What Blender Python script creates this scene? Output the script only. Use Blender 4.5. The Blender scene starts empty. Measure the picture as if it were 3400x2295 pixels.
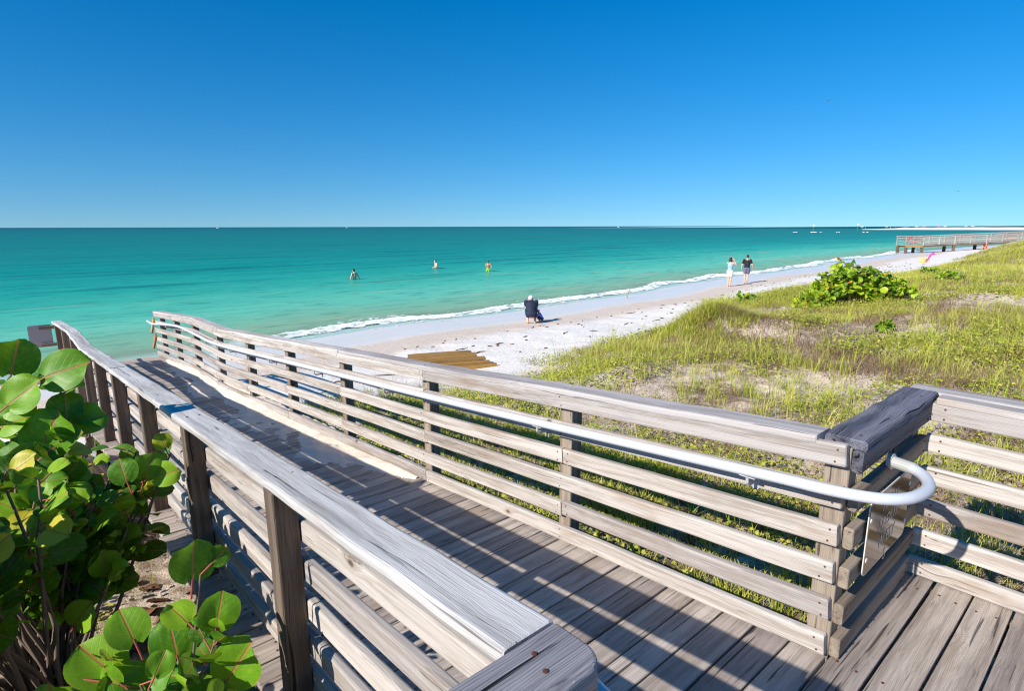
import bpy, math, random
import numpy as np
from mathutils import Vector, Matrix
random.seed(7)
RNG = np.random.default_rng(11)
SC = bpy.context.scene
COL = SC.collection
PI = math.pi

# ------------------------------------------------------------------ frame of the boardwalk
# camera at the origin, water surface at z = -3.6; s runs along the ramp to the sea, n across it (to the right)
TH = math.radians(131.5)
DX, DY = math.cos(TH), math.sin(TH)
NX, NY = math.cos(TH - PI / 2), math.sin(TH - PI / 2)
SEA = -3.6


def W(s, n, z=0.0):
    return (s * DX + n * NX, s * DY + n * NY, z)


def sn(x, y):
    return x * DX + y * DY, x * NX + y * NY


def lin(c):
    c = c / 255.0
    return c / 12.92 if c <= 0.04045 else ((c + 0.055) / 1.055) ** 2.4


def rgb(r, g, b):
    return (lin(r), lin(g), lin(b), 1.0)


# ------------------------------------------------------------------ noise in numpy
def _hash(ix, iy, seed):
    h = (ix.astype(np.int64) * 374761393 + iy.astype(np.int64) * 668265263 + seed * 1442695041) & 0xFFFFFFFF
    h = ((h ^ (h >> 13)) * 1274126177) & 0xFFFFFFFF
    h = h ^ (h >> 16)
    return (h & 0xFFFF) / 65535.0


def vnoise(x, y, seed=0):
    x = np.asarray(x, float); y = np.asarray(y, float)
    ix = np.floor(x); iy = np.floor(y)
    fx = x - ix; fy = y - iy
    fx = fx * fx * (3 - 2 * fx); fy = fy * fy * (3 - 2 * fy)
    a = _hash(ix, iy, seed); b = _hash(ix + 1, iy, seed); c = _hash(ix, iy + 1, seed); d = _hash(ix + 1, iy + 1, seed)
    return (a * (1 - fx) + b * fx) * (1 - fy) + (c * (1 - fx) + d * fx) * fy


def fbm(x, y, seed=0, o=4):
    t = 0; a = 0.5; w = 0
    for k in range(o):
        t = t + a * vnoise(x * 2 ** k, y * 2 ** k, seed + k * 17); w += a; a *= 0.5
    return t / w


def sstep(a, b, x):
    t = np.clip((np.asarray(x, float) - a) / (b - a), 0, 1)
    return t * t * (3 - 2 * t)


# ------------------------------------------------------------------ object helpers
def tag(o, label=None, cat=None, group=None, kind=None):
    if label: o['label'] = label
    if cat: o['category'] = cat
    if group: o['group'] = group
    if kind: o['kind'] = kind
    return o


def empty(name, loc, label, cat, group=None, rotz=0.0):
    o = bpy.data.objects.new(name, None)
    o.empty_display_size = 0.2
    o.location = loc
    o.rotation_euler = (0, 0, rotz)
    COL.objects.link(o)
    return tag(o, label, cat, group)


class MB:
    """collects vertices and faces (with material index and point attributes) for ONE mesh object"""

    def __init__(self):
        self.v = []; self.f = []; self.mi = []; self.gc = []

    def add(self, verts, faces, mi=0, gc=None):
        b = len(self.v)
        self.v.extend([tuple(p) for p in verts])
        self.f.extend([tuple(i + b for i in f) for f in faces])
        self.mi.extend([mi] * len(faces))
        self.gc.extend(gc if gc is not None else [(0.0, 0.0, 0.0)] * len(verts))

    def build(self, name, mats, parent=None, smooth=False, attr='gc', origin=None):
        me = bpy.data.meshes.new(name)
        vs = np.array(self.v, float)
        if origin is not None: vs = vs - np.array(origin)
        me.from_pydata(vs.tolist(), [], self.f)
        if not isinstance(mats, (list, tuple)): mats = [mats]
        for m in mats: me.materials.append(m)
        if len(mats) > 1: me.polygons.foreach_set('material_index', self.mi)
        if attr:
            a = me.attributes.new(attr, 'FLOAT_VECTOR', 'POINT')
            a.data.foreach_set('vector', np.array(self.gc, float).ravel())
        me.polygons.foreach_set('use_smooth', [smooth] * len(me.polygons))
        me.update()
        o = bpy.data.objects.new(name, me)
        COL.objects.link(o)
        if origin is not None: o.location = origin
        if parent is not None:
            o.parent = parent
            if origin is None:
                # geometry is in world space: keep it there
                o.matrix_parent_inverse = Matrix.Translation(parent.location).to_4x4().inverted() if parent.rotation_euler.z == 0 else (
                    Matrix.Translation(parent.location) @ Matrix.Rotation(parent.rotation_euler.z, 4, 'Z')).inverted()
        return o


def npmesh(name, verts, faces, mats, parent=None, attrs=None, smooth=True, mi=None):
    """fast mesh from numpy arrays; faces is (F,4) or (F,3)"""
    verts = np.ascontiguousarray(verts, dtype=np.float32); faces = np.ascontiguousarray(faces, dtype=np.int32)
    me = bpy.data.meshes.new(name)
    k = faces.shape[1]; nf = faces.shape[0]
    me.vertices.add(len(verts)); me.vertices.foreach_set('co', verts.ravel())
    me.loops.add(nf * k); me.loops.foreach_set('vertex_index', faces.ravel())
    me.polygons.add(nf)
    me.polygons.foreach_set('loop_start', np.arange(0, nf * k, k, dtype=np.int32))
    me.polygons.foreach_set('loop_total', np.full(nf, k, dtype=np.int32))
    me.polygons.foreach_set('use_smooth', np.full(nf, smooth, dtype=bool))
    if not isinstance(mats, (list, tuple)): mats = [mats]
    for m in mats: me.materials.append(m)
    if mi is not None: me.polygons.foreach_set('material_index', np.asarray(mi, dtype=np.int32))
    for an, (ty, data) in (attrs or {}).items():
        a = me.attributes.new(an, ty, 'POINT')
        a.data.foreach_set('vector' if ty == 'FLOAT_VECTOR' else 'value', np.ascontiguousarray(data, dtype=np.float32).ravel())
    me.update(calc_edges=True); me.validate()
    o = bpy.data.objects.new(name, me); COL.objects.link(o)
    if parent is not None:
        o.parent = parent
        o.matrix_parent_inverse = (Matrix.Translation(parent.location) @ Matrix.Rotation(parent.rotation_euler.z, 4, 'Z')).inverted()
    return o


# ------------------------------------------------------------------ node helper
class G:
    def __init__(self, name):
        self.m = bpy.data.materials.new(name); self.m.use_nodes = True
        self.t = self.m.node_tree; self.t.nodes.clear()
        self.out = self.t.nodes.new('ShaderNodeOutputMaterial')

    def n(self, ty, ins=None, **props):
        nd = self.t.nodes.new(ty)
        for k, v in props.items(): setattr(nd, k, v)
        for k, v in (ins or {}).items(): self.set(nd.inputs[k], v)
        return nd

    def set(self, sock, v):
        if isinstance(v, bpy.types.NodeSocket): self.t.links.new(v, sock)
        else: sock.default_value = v

    def math(self, op, a, b=None, c=None, clamp=False):
        nd = self.n('ShaderNodeMath', operation=op, use_clamp=clamp)
        self.set(nd.inputs[0], a)
        if b is not None: self.set(nd.inputs[1], b)
        if c is not None: self.set(nd.inputs[2], c)
        return nd.outputs[0]

    def vmath(self, op, a, b=None):
        nd = self.n('ShaderNodeVectorMath', operation=op)
        self.set(nd.inputs[0], a)
        if b is not None: self.set(nd.inputs[1], b)
        return nd.outputs['Value'] if op in ('LENGTH', 'DOT_PRODUCT', 'DISTANCE') else nd.outputs[0]

    def mix(self, f, a, b, blend='MIX'):
        nd = self.n('ShaderNodeMix', data_type='RGBA', blend_type=blend)
        self.set(nd.inputs[0], f); self.set(nd.inputs[6], a); self.set(nd.inputs[7], b)
        return nd.outputs[2]

    def ramp(self, f, stops, interp='LINEAR'):
        nd = self.n('ShaderNodeValToRGB'); nd.color_ramp.interpolation = interp
        cr = nd.color_ramp
        while len(cr.elements) < len(stops): cr.elements.new(0.5)
        for e, (p, c) in zip(cr.elements, stops):
            e.position = p; e.color = c if len(c) == 4 else (*c, 1)
        self.set(nd.inputs[0], f)
        return nd.outputs[0]

    def step(self, x, a, b):
        nd = self.n('ShaderNodeMapRange', interpolation_type='SMOOTHSTEP')
        self.set(nd.inputs[0], x); self.set(nd.inputs[1], a); self.set(nd.inputs[2], b)
        return nd.outputs[0]

    def attr(self, name, out='Vector'):
        nd = self.n('ShaderNodeAttribute'); nd.attribute_name = name
        return nd.outputs[out]

    def sep(self, v):
        nd = self.n('ShaderNodeSeparateXYZ'); self.set(nd.inputs[0], v)
        return nd.outputs[0], nd.outputs[1], nd.outputs[2]

    def comb(self, x, y, z):
        nd = self.n('ShaderNodeCombineXYZ')
        for i, q in enumerate((x, y, z)): self.set(nd.inputs[i], q)
        return nd.outputs[0]

    def scale(self, v, s):
        return self.vmath('MULTIPLY', v, s)

    def noise(self, v, sc=1.0, detail=3.0, rough=0.55, dist=0.0):
        nd = self.n('ShaderNodeTexNoise', {'Scale': sc, 'Detail': detail, 'Roughness': rough, 'Distortion': dist})
        self.set(nd.inputs['Vector'], v)
        return nd.outputs[0]

    def bump(self, h, strength=0.3, dist=0.01):
        nd = self.n('ShaderNodeBump', {'Strength': strength, 'Distance': dist})
        self.set(nd.inputs['Height'], h)
        return nd.outputs[0]

    def pos(self):
        return self.n('ShaderNodeNewGeometry').outputs['Position']

    def bsdf(self, **k):
        nd = self.n('ShaderNodeBsdfPrincipled')
        for a, v in k.items(): self.set(nd.inputs[a.replace('_', ' ')], v)
        return nd.outputs[0]

    def done(self, shader):
        self.t.links.new(shader, self.out.inputs[0]); return self.m


def plain(name, col, rough=0.6, var=0.15, scale=6.0, metal=0.0, spec=0.5, bump=0.0):
    g = G(name)
    v = g.n('ShaderNodeTexCoord').outputs['Object']
    f = g.noise(v, scale, 4)
    c1 = tuple(min(1, q * (1 + var)) for q in col[:3]) + (1,); c2 = tuple(q * (1 - var) for q in col[:3]) + (1,)
    kw = {}
    if bump: kw['Normal'] = g.bump(g.noise(v, scale * 6, 4), bump, 0.01)
    return g.done(g.bsdf(Base_Color=g.mix(f, c2, c1), Roughness=rough, Metallic=metal, Specular_IOR_Level=spec, **kw))


def wood(name, pale, mid, dark, streak=0.5, crack=0.35, stain=None, rough=0.75, bump=0.4, ring=0.007, knots=0.75):
    """solid weathered wood: 'gc' = (along, across, through) in metres plus a random offset per board"""
    g = G(name)
    gc = g.attr('gc')
    L, Wd, T = g.sep(gc)
    wob = g.noise(g.scale(gc, (2.2, 9, 9)), 1.0, 2, 0.5)
    wob2 = g.math('MULTIPLY', g.math('SUBTRACT', wob, 0.5), 0.05)
    # growth rings around a pith that each board's offset moves about
    wf = g.math('SUBTRACT', g.math('FRACT', g.math('DIVIDE', g.math('ADD', Wd, 50.0), 1.0)), 0.5)
    tf = g.math('SUBTRACT', g.math('FRACT', g.math('DIVIDE', g.math('ADD', T, 50.0), 1.0)), 0.5)
    # knots bend the grain
    vo = g.n('ShaderNodeTexVoronoi', {'Scale': 1.0, 'Randomness': 1.0}); g.set(vo.inputs['Vector'], g.scale(gc, (3.2, 6.0, 6.0)))
    kd = vo.outputs['Distance']
    kr = g.sep(vo.outputs['Color'])[0]
    has = g.step(kr, knots, knots + 0.02)
    bend = g.math('MULTIPLY', g.math('MULTIPLY', g.step(kd, 0.36, 0.0), has), 0.03)
    r = g.math('ADD', g.math('SQRT', g.math('ADD', g.math('MULTIPLY', wf, wf), g.math('MULTIPLY', tf, tf))), g.math('ADD', wob2, bend))
    rg = g.math('FRACT', g.math('DIVIDE', r, ring))
    rgs = g.math('MULTIPLY', g.step(rg, 0.35, 0.95), g.step(rg, 1.0, 0.9))
    gv = g.comb(L, g.math('ADD', Wd, bend), g.math('ADD', T, wob2))
    fine = g.noise(g.scale(gv, (4.0, 190, 190)), 1.0, 3, 0.65)
    broad = g.noise(g.scale(gv, (0.8, 26, 26)), 1.0, 4, 0.65)
    wide = g.noise(g.scale(gv, (0.5, 8, 8)), 1.0, 2, 0.5)
    blotch = g.noise(g.scale(gc, (1.3, 5.0, 5.0)), 1.0, 4, 0.65)
    f = g.math('ADD', g.math('ADD', g.math('MULTIPLY', broad, 0.55), g.math('MULTIPLY', fine, 0.30)), g.math('MULTIPLY', wide, 0.25))
    c = g.mix(g.step(f, 0.45, 0.64), mid, pale)
    c = g.mix(g.math('MULTIPLY', g.step(f, 0.46, 0.36), 0.7), c, dark)
    # rings read plainly only where patches of wear let them
    c = g.mix(g.math('MULTIPLY', g.math('MULTIPLY', rgs, streak), g.math('ADD', 0.35, g.step(blotch, 0.4, 0.7))), c, dark)
    if stain: c = g.mix(g.math('MULTIPLY', g.step(blotch, 0.54, 0.72), 0.6), c, stain)
    cr = g.noise(g.scale(gv, (1.0, 62, 62)), 1.0, 2, 0.5, 0.3)
    crk = g.math('MULTIPLY', g.step(cr, 0.36, 0.28), crack)
    c = g.mix(crk, c, tuple(q * 0.22 for q in dark[:3]) + (1,))
    kn = g.math('MULTIPLY', g.step(kd, 0.085, 0.045), has)
    c = g.mix(g.math('MULTIPLY', g.math('MULTIPLY', g.step(kd, 0.17, 0.10), has), 0.35), c, stain or dark)
    c = g.mix(g.math('MULTIPLY', kn, 0.75), c, tuple(q * 0.45 for q in dark[:3]) + (1,))
    # each board its own tone
    tone = g.noise(g.comb(g.math('ROUND', g.math('MULTIPLY', Wd, 1.0)), g.math('ROUND', T), 0.0), 3.71, 0)
    c = g.mix(0.9, c, g.ramp(tone, [(0.3, (0.66, 0.65, 0.67)), (0.5, (.88, .87, .86)), (0.7, (1, 1, 1))]), 'MULTIPLY')
    h = g.math('SUBTRACT', g.math('ADD', g.math('MULTIPLY', fine, 0.5), g.math('MULTIPLY', broad, 0.5)),
               g.math('ADD', g.math('MULTIPLY', crk, 0.9), g.math('MULTIPLY', rgs, streak * 0.9)))
    nrm = g.bump(h, bump, 0.006)
    return g.done(g.bsdf(Base_Color=c, Roughness=rough, Specular_IOR_Level=0.25, Normal=nrm))


M = {}
M['rail'] = wood('pale_weathered_wood', rgb(204, 196, 188), rgb(164, 153, 143), rgb(96, 80, 68), 0.16, 0.55, rgb(158, 134, 112), ring=.0045, bump=.4)
M['cap'] = wood('silver_weathered_wood', rgb(212, 209, 206), rgb(170, 166, 162), rgb(96, 88, 83), 0.08, 0.7, rgb(166, 154, 142), bump=0.55, ring=.0038, knots=.66)
M['capr'] = wood('lightened_weathered_cap_wood', rgb(216, 209, 202), rgb(178, 169, 161), rgb(116, 100, 88), 0.12, 0.55, rgb(184, 162, 142), bump=0.4, ring=.0042, knots=.66)  # weathered cap wood, also lightened to offset grazing sun on cap tops
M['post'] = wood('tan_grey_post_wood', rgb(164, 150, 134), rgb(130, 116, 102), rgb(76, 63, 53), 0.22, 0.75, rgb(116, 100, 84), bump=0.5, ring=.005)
M['postl'] = wood('shade_darkened_post_wood', rgb(130, 114, 100), rgb(100, 86, 75), rgb(56, 45, 38), 0.22, 0.85, rgb(86, 70, 56), bump=0.6, ring=.005)  # darker post wood, with the shade on the left posts' faces in its colour
M['deck'] = wood('grey_brown_deck_wood', rgb(200, 187, 175), rgb(160, 147, 136), rgb(78, 67, 60), 0.22, 0.8, rgb(160, 140, 120), bump=0.8, ring=.0036)
M['darkcap'] = wood('dark_weathered_wood', rgb(124, 124, 134), rgb(80, 80, 90), rgb(32, 31, 36), 0.30, 0.95, rgb(140, 138, 142), bump=1.0)
M['block'] = wood('grey_cracked_wood', rgb(164, 162, 167), rgb(118, 116, 121), rgb(50, 47, 48), 0.26, 0.98, rgb(130, 128, 128), bump=1.0, ring=.005)
M['new'] = wood('orange_new_wood', rgb(206, 156, 104), rgb(184, 130, 82), rgb(134, 88, 54), 0.3, 0.2, rgb(196, 150, 108))
M['brown'] = wood('old_brown_wood', rgb(186, 146, 82), rgb(150, 110, 56), rgb(80, 54, 26), 0.25, 0.6, rgb(166, 130, 80))
M['nail'] = plain('rusty_nail', rgb(88, 50, 36), 0.7)
M['pipe'] = plain('galvanised_pipe', rgb(198, 202, 208), 0.42, 0.05, 9.0, 0.0, 0.5)
M['bracket'] = plain('pale_steel_bracket', rgb(188, 188, 184), 0.45, 0.1, 20, 0.2)

# ------------------------------------------------------------------ camera, sun, sky
cam = bpy.data.cameras.new('camera'); camo = bpy.data.objects.new('camera', cam); COL.objects.link(camo)
cam.sensor_width = 36.0; cam.sensor_fit = 'HORIZONTAL'; cam.lens = 36.0 * 1930 / 3400
cam.clip_start = 0.05; cam.clip_end = 80000
PITCH = math.atan(395.5 / 1930)
camo.matrix_world = Matrix.Rotation(PI / 2 - PITCH, 4, 'X') @ Matrix.Rotation(-8 / 3350.0, 4, 'Z')
SC.camera = camo

SHAZ = math.radians(40.2); SEL = math.radians(33.0)
sun_dir = Vector((-math.cos(SHAZ) * math.cos(SEL), -math.sin(SHAZ) * math.cos(SEL), math.sin(SEL)))
sl = bpy.data.lights.new('sun', 'SUN'); sl.energy = 5.0; sl.angle = math.radians(0.53); sl.color = (1.0, 0.945, 0.86)
slo = bpy.data.objects.new('sun', sl); COL.objects.link(slo); slo.rotation_euler = sun_dir.to_track_quat('Z', 'Y').to_euler()
wd = bpy.data.worlds.new('World'); SC.world = wd; wd.use_nodes = True
wt = wd.node_tree; wt.nodes.clear()
wo = wt.nodes.new('ShaderNodeOutputWorld'); wb = wt.nodes.new('ShaderNodeBackground'); wb.inputs[1].default_value = 0.094
sky = wt.nodes.new('ShaderNodeTexSky'); sky.sky_type = 'NISHITA'; sky.sun_disc = False
sky.sun_elevation = SEL; sky.sun_rotation = math.atan2(sun_dir.x, sun_dir.y)
sky.altitude = 1000; sky.air_density = 1.2; sky.dust_density = 0.0; sky.ozone_density = 10.0
hs = wt.nodes.new('ShaderNodeHueSaturation'); hs.inputs['Saturation'].default_value = 1.22; hs.inputs['Hue'].default_value = 0.496; hs.inputs['Value'].default_value = 1.0
tc = wt.nodes.new('ShaderNodeTexCoord'); mp = wt.nodes.new('ShaderNodeMapping'); mp.inputs['Scale'].default_value = (1, 1, 0.80); mp.inputs['Location'].default_value = (0, 0, 0.055)
wt.links.new(tc.outputs['Generated'], mp.inputs[0]); wt.links.new(mp.outputs[0], sky.inputs[0])
wt.links.new(sky.outputs[0], hs.inputs['Color']); wt.links.new(hs.outputs[0], wb.inputs[0]); wt.links.new(wb.outputs[0], wo.inputs[0])
SC.view_settings.view_transform = 'Standard'; SC.view_settings.look = 'None'; SC.view_settings.exposure = 0.42; SC.view_settings.gamma = 1.0
SC.cycles.use_denoising = True; SC.cycles.filter_width = 1.15
SC.cycles.max_bounces = 8; SC.cycles.transparent_max_bounces = 16
SC.cycles.caustics_reflective = False; SC.cycles.caustics_refractive = False


# ------------------------------------------------------------------ lie of the land
def shore(n):
    n = np.asarray(n, float)
    a = 17.9 + 0.074 * np.minimum(n, 88) + 0.35 * np.sin(n * 0.21) + 0.18 * np.sin(n * 0.63 + 1)
    far = np.maximum(n - 88, 0)
    return a - 0.0011 * far ** 2 / (1 + far / 110.0)


CAPR = [(-8, -.772), (.7, -.772), (2.1, -.882), (3.5, -1.0), (4.9, -1.105), (6.25, -1.21), (7.65, -1.325), (8.8, -1.415), (10.35, -1.43), (11.7, -1.52), (13.45, -1.648), (16, -1.8)]
CAPL = [(-8, -.785), (.8, -.787), (2.0, -.884), (3.3, -.985), (4.6, -1.085), (5.9, -1.185), (7.2, -1.29), (8.45, -1.388), (10.0, -1.39), (11.1, -1.475), (12.75, -1.595), (16, -1.8)]


def capr(s): return np.interp(s, [p[0] for p in CAPR], [p[1] for p in CAPR])
def capl(s): return np.interp(s, [p[0] for p in CAPL], [p[1] for p in CAPL])
def deckz(s): return capr(s) - 0.930


DSH = ([-60, 5, 8.5, 18, 21.5, 28, 33, 40, 90, 300], [0.0, 1.0, 1.8, 1.9, -0.6, -0.6, 2.0, 2.6, 1.2, 0.0])


QP = [(-400, -2.2), (-60, -1.9), (-30, -1.95), (-18, -2.08), (-15, -2.16), (-12, -2.33), (-10.5, -2.47), (-9.0, -2.80), (-7.5, -3.02), (-5, -3.34), (-3, -3.49), (0, -3.585), (6, -4.05), (17, -4.40), (20, -4.62), (26, -4.6), (60, -6), (400, -8)]
MOUNDS = [(6.7, 11.9, 0.75, 0.85, 0.52), (5.4, 12.6, 0.9, 1.1, 0.15), (4.0, 15.0, 2.2, 2.5, 0.15), (5.0, 8.5, 1.5, 1.5, 0.12),
          (7.6, 0.20, 1.7, 0.36, 0.52), (5.7, 0.18, 1.0, 0.36, 0.5), (8.8, 3.3, 1.6, 0.8, 0.10), (2.0, 24.0, 3, 4, 0.2)]


def ground(s, n):
    s = np.asarray(s, float); n = np.asarray(n, float)
    q = s - shore(n)
    # the dune front wanders a little
    qq = q + np.interp(n, *DSH) * sstep(-5.5, -8.5, q) + (fbm(n * 0.16 + 3, s * 0.05, 5, 3) - 0.5) * 2.2 * sstep(-6, -9, q)
    z = np.interp(qq, [p[0] for p in QP], [p[1] for p in QP])
    A = np.interp(n, [-60, 3, 10, 20, 30, 36, 45, 70, 120, 300], [0.0, 0, .04, .07, .06, .26, .74, 1.05, 0.9, 0.5])
    z = z + A * sstep(-8.5, -13.5, qq)
    veg = sstep(-7.5, -10, qq)
    z = z + veg * ((fbm(s * .55, n * .55, 2, 4) - .5) * .34 + (fbm(s * 2.1, n * 2.1, 9, 2) - .5) * .09) * sstep(1.0, 3.2, np.abs(n - 1.5))
    z = z + (1 - veg) * sstep(-3.2, -5.5, q) * ((fbm(s * 1.7, n * 1.7, 21, 3) - .5) * .09)
    for (ms, mn, rs, rn, h) in MOUNDS:
        z = z + h * np.exp(-((s - ms) / rs) ** 2 - ((n - mn) / rn) ** 2)
    # under the boardwalk the ground stays below the planks
    lim = deckz(s) - 0.10
    foot = (sstep(.50, .58, n) * sstep(2.62, 2.48, n)) * (s < 13.9)
    plat = sstep(1.0, 0.85, s) * sstep(3.55, 3.4, n) * sstep(-2.2, -2.0, n)
    k = np.maximum(foot, plat)
    return np.where(k > 0, np.minimum(z, z * (1 - k) + np.minimum(z, lim) * k), z)


def axis(lo, fine_lo, fine_hi, hi, step, g=1.09):
    mid = list(np.arange(fine_lo, fine_hi, step)); a = []; b = []
    x = fine_hi; d = step
    while x < hi: b.append(x); d *= g; x += d
    b.append(hi)
    x = fine_lo; d = step
    while x > lo:
        d *= g; x -= d; a.append(x)
    return np.array(a[::-1] + mid + b)


sa = axis(-160, -3, 22, 120, 0.125, 1.12); na = axis(-140, -4, 20, 420, 0.125, 1.035)
S, Nn = np.meshgrid(sa, na, indexing='ij')
Z = ground(S, Nn)
X, Y, _ = W(S, Nn)
q = S - shore(Nn)
ii = np.arange(S.size).reshape(S.shape)
fc = np.stack([ii[:-1, :-1].ravel(), ii[1:, :-1].ravel(), ii[1:, 1:].ravel(), ii[:-1, 1:].ravel()], 1)

g = G('beach_sand')
P = g.pos(); qa = g.attr('shore_q', 'Fac')
n1 = g.noise(P, 0.8, 4); n2 = g.noise(P, 9.0, 4); n3 = g.noise(P, 60.0, 3, 0.7)
qn = g.math('ADD', qa, g.math('MULTIPLY', g.math('SUBTRACT', n1, 0.5), 1.2))
white = g.mix(n2, rgb(222, 213, 203), rgb(244, 238, 230))
tan = g.mix(n2, rgb(204, 186, 168), rgb(222, 207, 192))
dune = g.mix(n2, rgb(204, 182, 160), rgb(238, 222, 206))
litter = g.mix(n3, rgb(70, 54, 40), rgb(160, 134, 104))
lm = g.math('MULTIPLY', g.step(g.math('ADD', g.math('MULTIPLY', n1, 0.7), g.math('MULTIPLY', n2, 0.5)), 0.52, 0.72), 0.9)
dune = g.mix(g.math('MAXIMUM', lm, g.math('MULTIPLY', g.attr('litter', 'Fac'), g.step(g.math('ADD', n2, g.math('MULTIPLY', n3, .4)), .45, .8))), dune, litter)
c = g.mix(g.step(qn, -6.4, -4.6), white, tan)
c = g.mix(g.step(g.math('ADD', g.attr('dune_q', 'Fac'), g.math('MULTIPLY', g.math('SUBTRACT', n1, 0.5), 1.2)), -8.4, -9.8), c, dune)
# shells and bits of weed on the dry beach
vo = g.n('ShaderNodeTexVoronoi', {'Scale': 9.0}); g.set(vo.inputs['Vector'], P)
vr = g.sep(vo.outputs['Color'])[0]
bit = g.math('MULTIPLY', g.step(vo.outputs['Distance'], 0.16, 0.10), g.step(vr, 0.88, 0.90))
bit = g.math('MULTIPLY', bit, g.step(qn, -2.8, -3.6))
c = g.mix(bit, c, g.mix(g.sep(vo.outputs['Color'])[1], rgb(84, 66, 52), rgb(250, 246, 240)))
wet = g.step(qn, -3.5, -2.7)
c = g.mix(wet, c, g.mix(g.noise(g.comb(g.math('MULTIPLY', g.vmath('DOT_PRODUCT', P, (DX, DY, 0)), 2.2), g.math('MULTIPLY', g.vmath('DOT_PRODUCT', P, (NX, NY, 0)), .35), 0), 1.0, 4, .6), rgb(216, 206, 194), rgb(240, 234, 224)))
rough = g.math('SUBTRACT', 0.9, g.math('MULTIPLY', wet, 0.60))
hgt = g.math('MULTIPLY', g.math('ADD', g.math('MULTIPLY', n2, 0.7), g.math('MULTIPLY', n3, 0.35)), g.math('SUBTRACT', 1.0, g.math('MULTIPLY', wet, 0.985)))
M['sand'] = g.done(g.bsdf(Base_Color=c, Roughness=rough, Specular_IOR_Level=g.math('ADD', 0.15, g.math('MULTIPLY', wet, 0.22)), Normal=g.bump(hgt, 0.7, 0.05)))
tag(npmesh('ground', np.stack([X, Y, Z], -1).reshape(-1, 3), fc, M['sand'], None, {'shore_q': ('FLOAT', q), 'dune_q': ('FLOAT', q + np.interp(Nn, *DSH)), 'litter': ('FLOAT', np.maximum(sstep(7.5, 3.5, Nn) * sstep(2.3, 2.6, Nn) * sstep(7.0, 4.5, S), sstep(.6, .3, Nn) * sstep(-2.5, -1.5, Nn) * sstep(4.6, 3.4, S)))}), kind='structure')

# ------------------------------------------------------------------ the sea
wn = axis(-260, -45, 125, 900, 0.5, 1.12); wq = np.concatenate([np.arange(-1.2, 14, .16), np.arange(14, 60, .45), np.geomspace(60, 900, 60)])
Q, WN = np.meshgrid(wq, wn, indexing='ij')
WS = shore(WN) + Q
fade = sstep(120, 55, Q) * sstep(125, 100, WN) * sstep(-45, -35, WN) * sstep(0.1, 3.0, Q)
ph = Q + 1.4 * (fbm(WN * .05, Q * .06, 31, 3) - .5) * 6
WZ = SEA + fade * (0.045 * np.sin(ph * 1.15) * (fbm(WN * .09, Q * .2, 33, 3) * 1.6 - .2) + 0.04 * (fbm(WN * .35, Q * .9, 37, 3) - .5))
WZ = WZ + 0.012 * sstep(0.3, -0.8, Q)
# keep the thin edge of the last wave just above the sand
WX, WY, _ = W(WS, WN)
gz = ground(WS, WN)
WZ = np.where(Q < 1.0, np.maximum(WZ, gz + 0.012 * sstep(-1.0, -.1, Q) - 0.02 * sstep(-.1, -1.1, Q)), WZ)
iw = np.arange(Q.size).reshape(Q.shape)
fw = np.stack([iw[:-1, :-1].ravel(), iw[:-1, 1:].ravel(), iw[1:, 1:].ravel(), iw[1:, :-1].ravel()], 1)
vw = np.stack([WX, WY, WZ], -1).reshape(-1, 3)
qv = Q.ravel()
# out to the horizon: rings of big quads joined on as one sheet
B = len(vw); big = []; bq = []
for s_, n_ in [(shore(-260) + 900, -260), (shore(900) + 900, 900)]: pass
edge_in = iw[-1, :]
for k, e in enumerate((4000, 15000, 60000)):
    for j in range(len(wn)):
        big.append(W(shore(wn[j]) + e, wn[j] + (wn[j] - 100) * (e / 450.0))[:2] + (SEA,)); bq.append(e)
big = np.array(big); nn_ = len(wn)
ring = [edge_in] + [B + k * nn_ + np.arange(nn_) for k in range(3)]
fb = [np.stack([a[:-1], a[1:], b[1:], b[:-1]], 1) for a, b in zip(ring[:-1], ring[1:])]
# the two flanks
B2 = B + len(big); fl = []
for side, jj in ((-1, 0), (1, len(wn) - 1)):
    inner = [iw[r, jj] for r in range(len(wq))]
    pts = []
    for r in range(len(wq)):
        e = 1 + (side < 0) * 70 + (side > 0) * 14
        pts.append(W(WS[r, jj], WN[r, jj] + side * 60000)[:2] + (SEA,))
    outer = list(range(B2, B2 + len(wq))); big = np.concatenate([big, np.array(pts)]); bq += list(wq); B2 += len(wq)
    a = np.array(inner); b = np.array(outer)
    fl.append(np.stack([a[:-1], a[1:], b[1:], b[:-1]], 1) if side > 0 else np.stack([b[:-1], b[1:], a[1:], a[:-1]], 1))
vw = np.concatenate([vw, big]); qv = np.concatenate([qv, np.array(bq, float)])
fw = np.concatenate([fw] + fb + fl)

g = G('sea_water')
P = g.pos(); qa = g.attr('shore_q', 'Fac')
# coordinates along / across the shore
sx = g.vmath('DOT_PRODUCT', P, (DX, DY, 0)); nx = g.vmath('DOT_PRODUCT', P, (NX, NY, 0))
band = g.noise(g.comb(g.math('MULTIPLY', sx, 0.10), g.math('MULTIPLY', nx, 0.018), 0), 1.0, 4, 0.6)
patch = g.noise(g.comb(g.math('MULTIPLY', sx, 0.45), g.math('MULTIPLY', nx, 0.07), 3.0), 1.0, 4, 0.65)
rip = g.noise(g.comb(g.math('MULTIPLY', sx, 1.6), g.math('MULTIPLY', nx, 0.5), 9.0), 1.0, 4, 0.65)
lg = g.math('LOGARITHM', g.math('MAXIMUM', g.math('ADD', qa, 1.0), 0.05), 10.0)
lg = g.math('ADD', lg, g.math('ADD', g.math('MULTIPLY', g.math('SUBTRACT', band, 0.5), 0.35), g.math('MULTIPLY', g.math('SUBTRACT', patch, 0.5), 0.22)))
f = g.math('DIVIDE', lg, 4.0)
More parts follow.
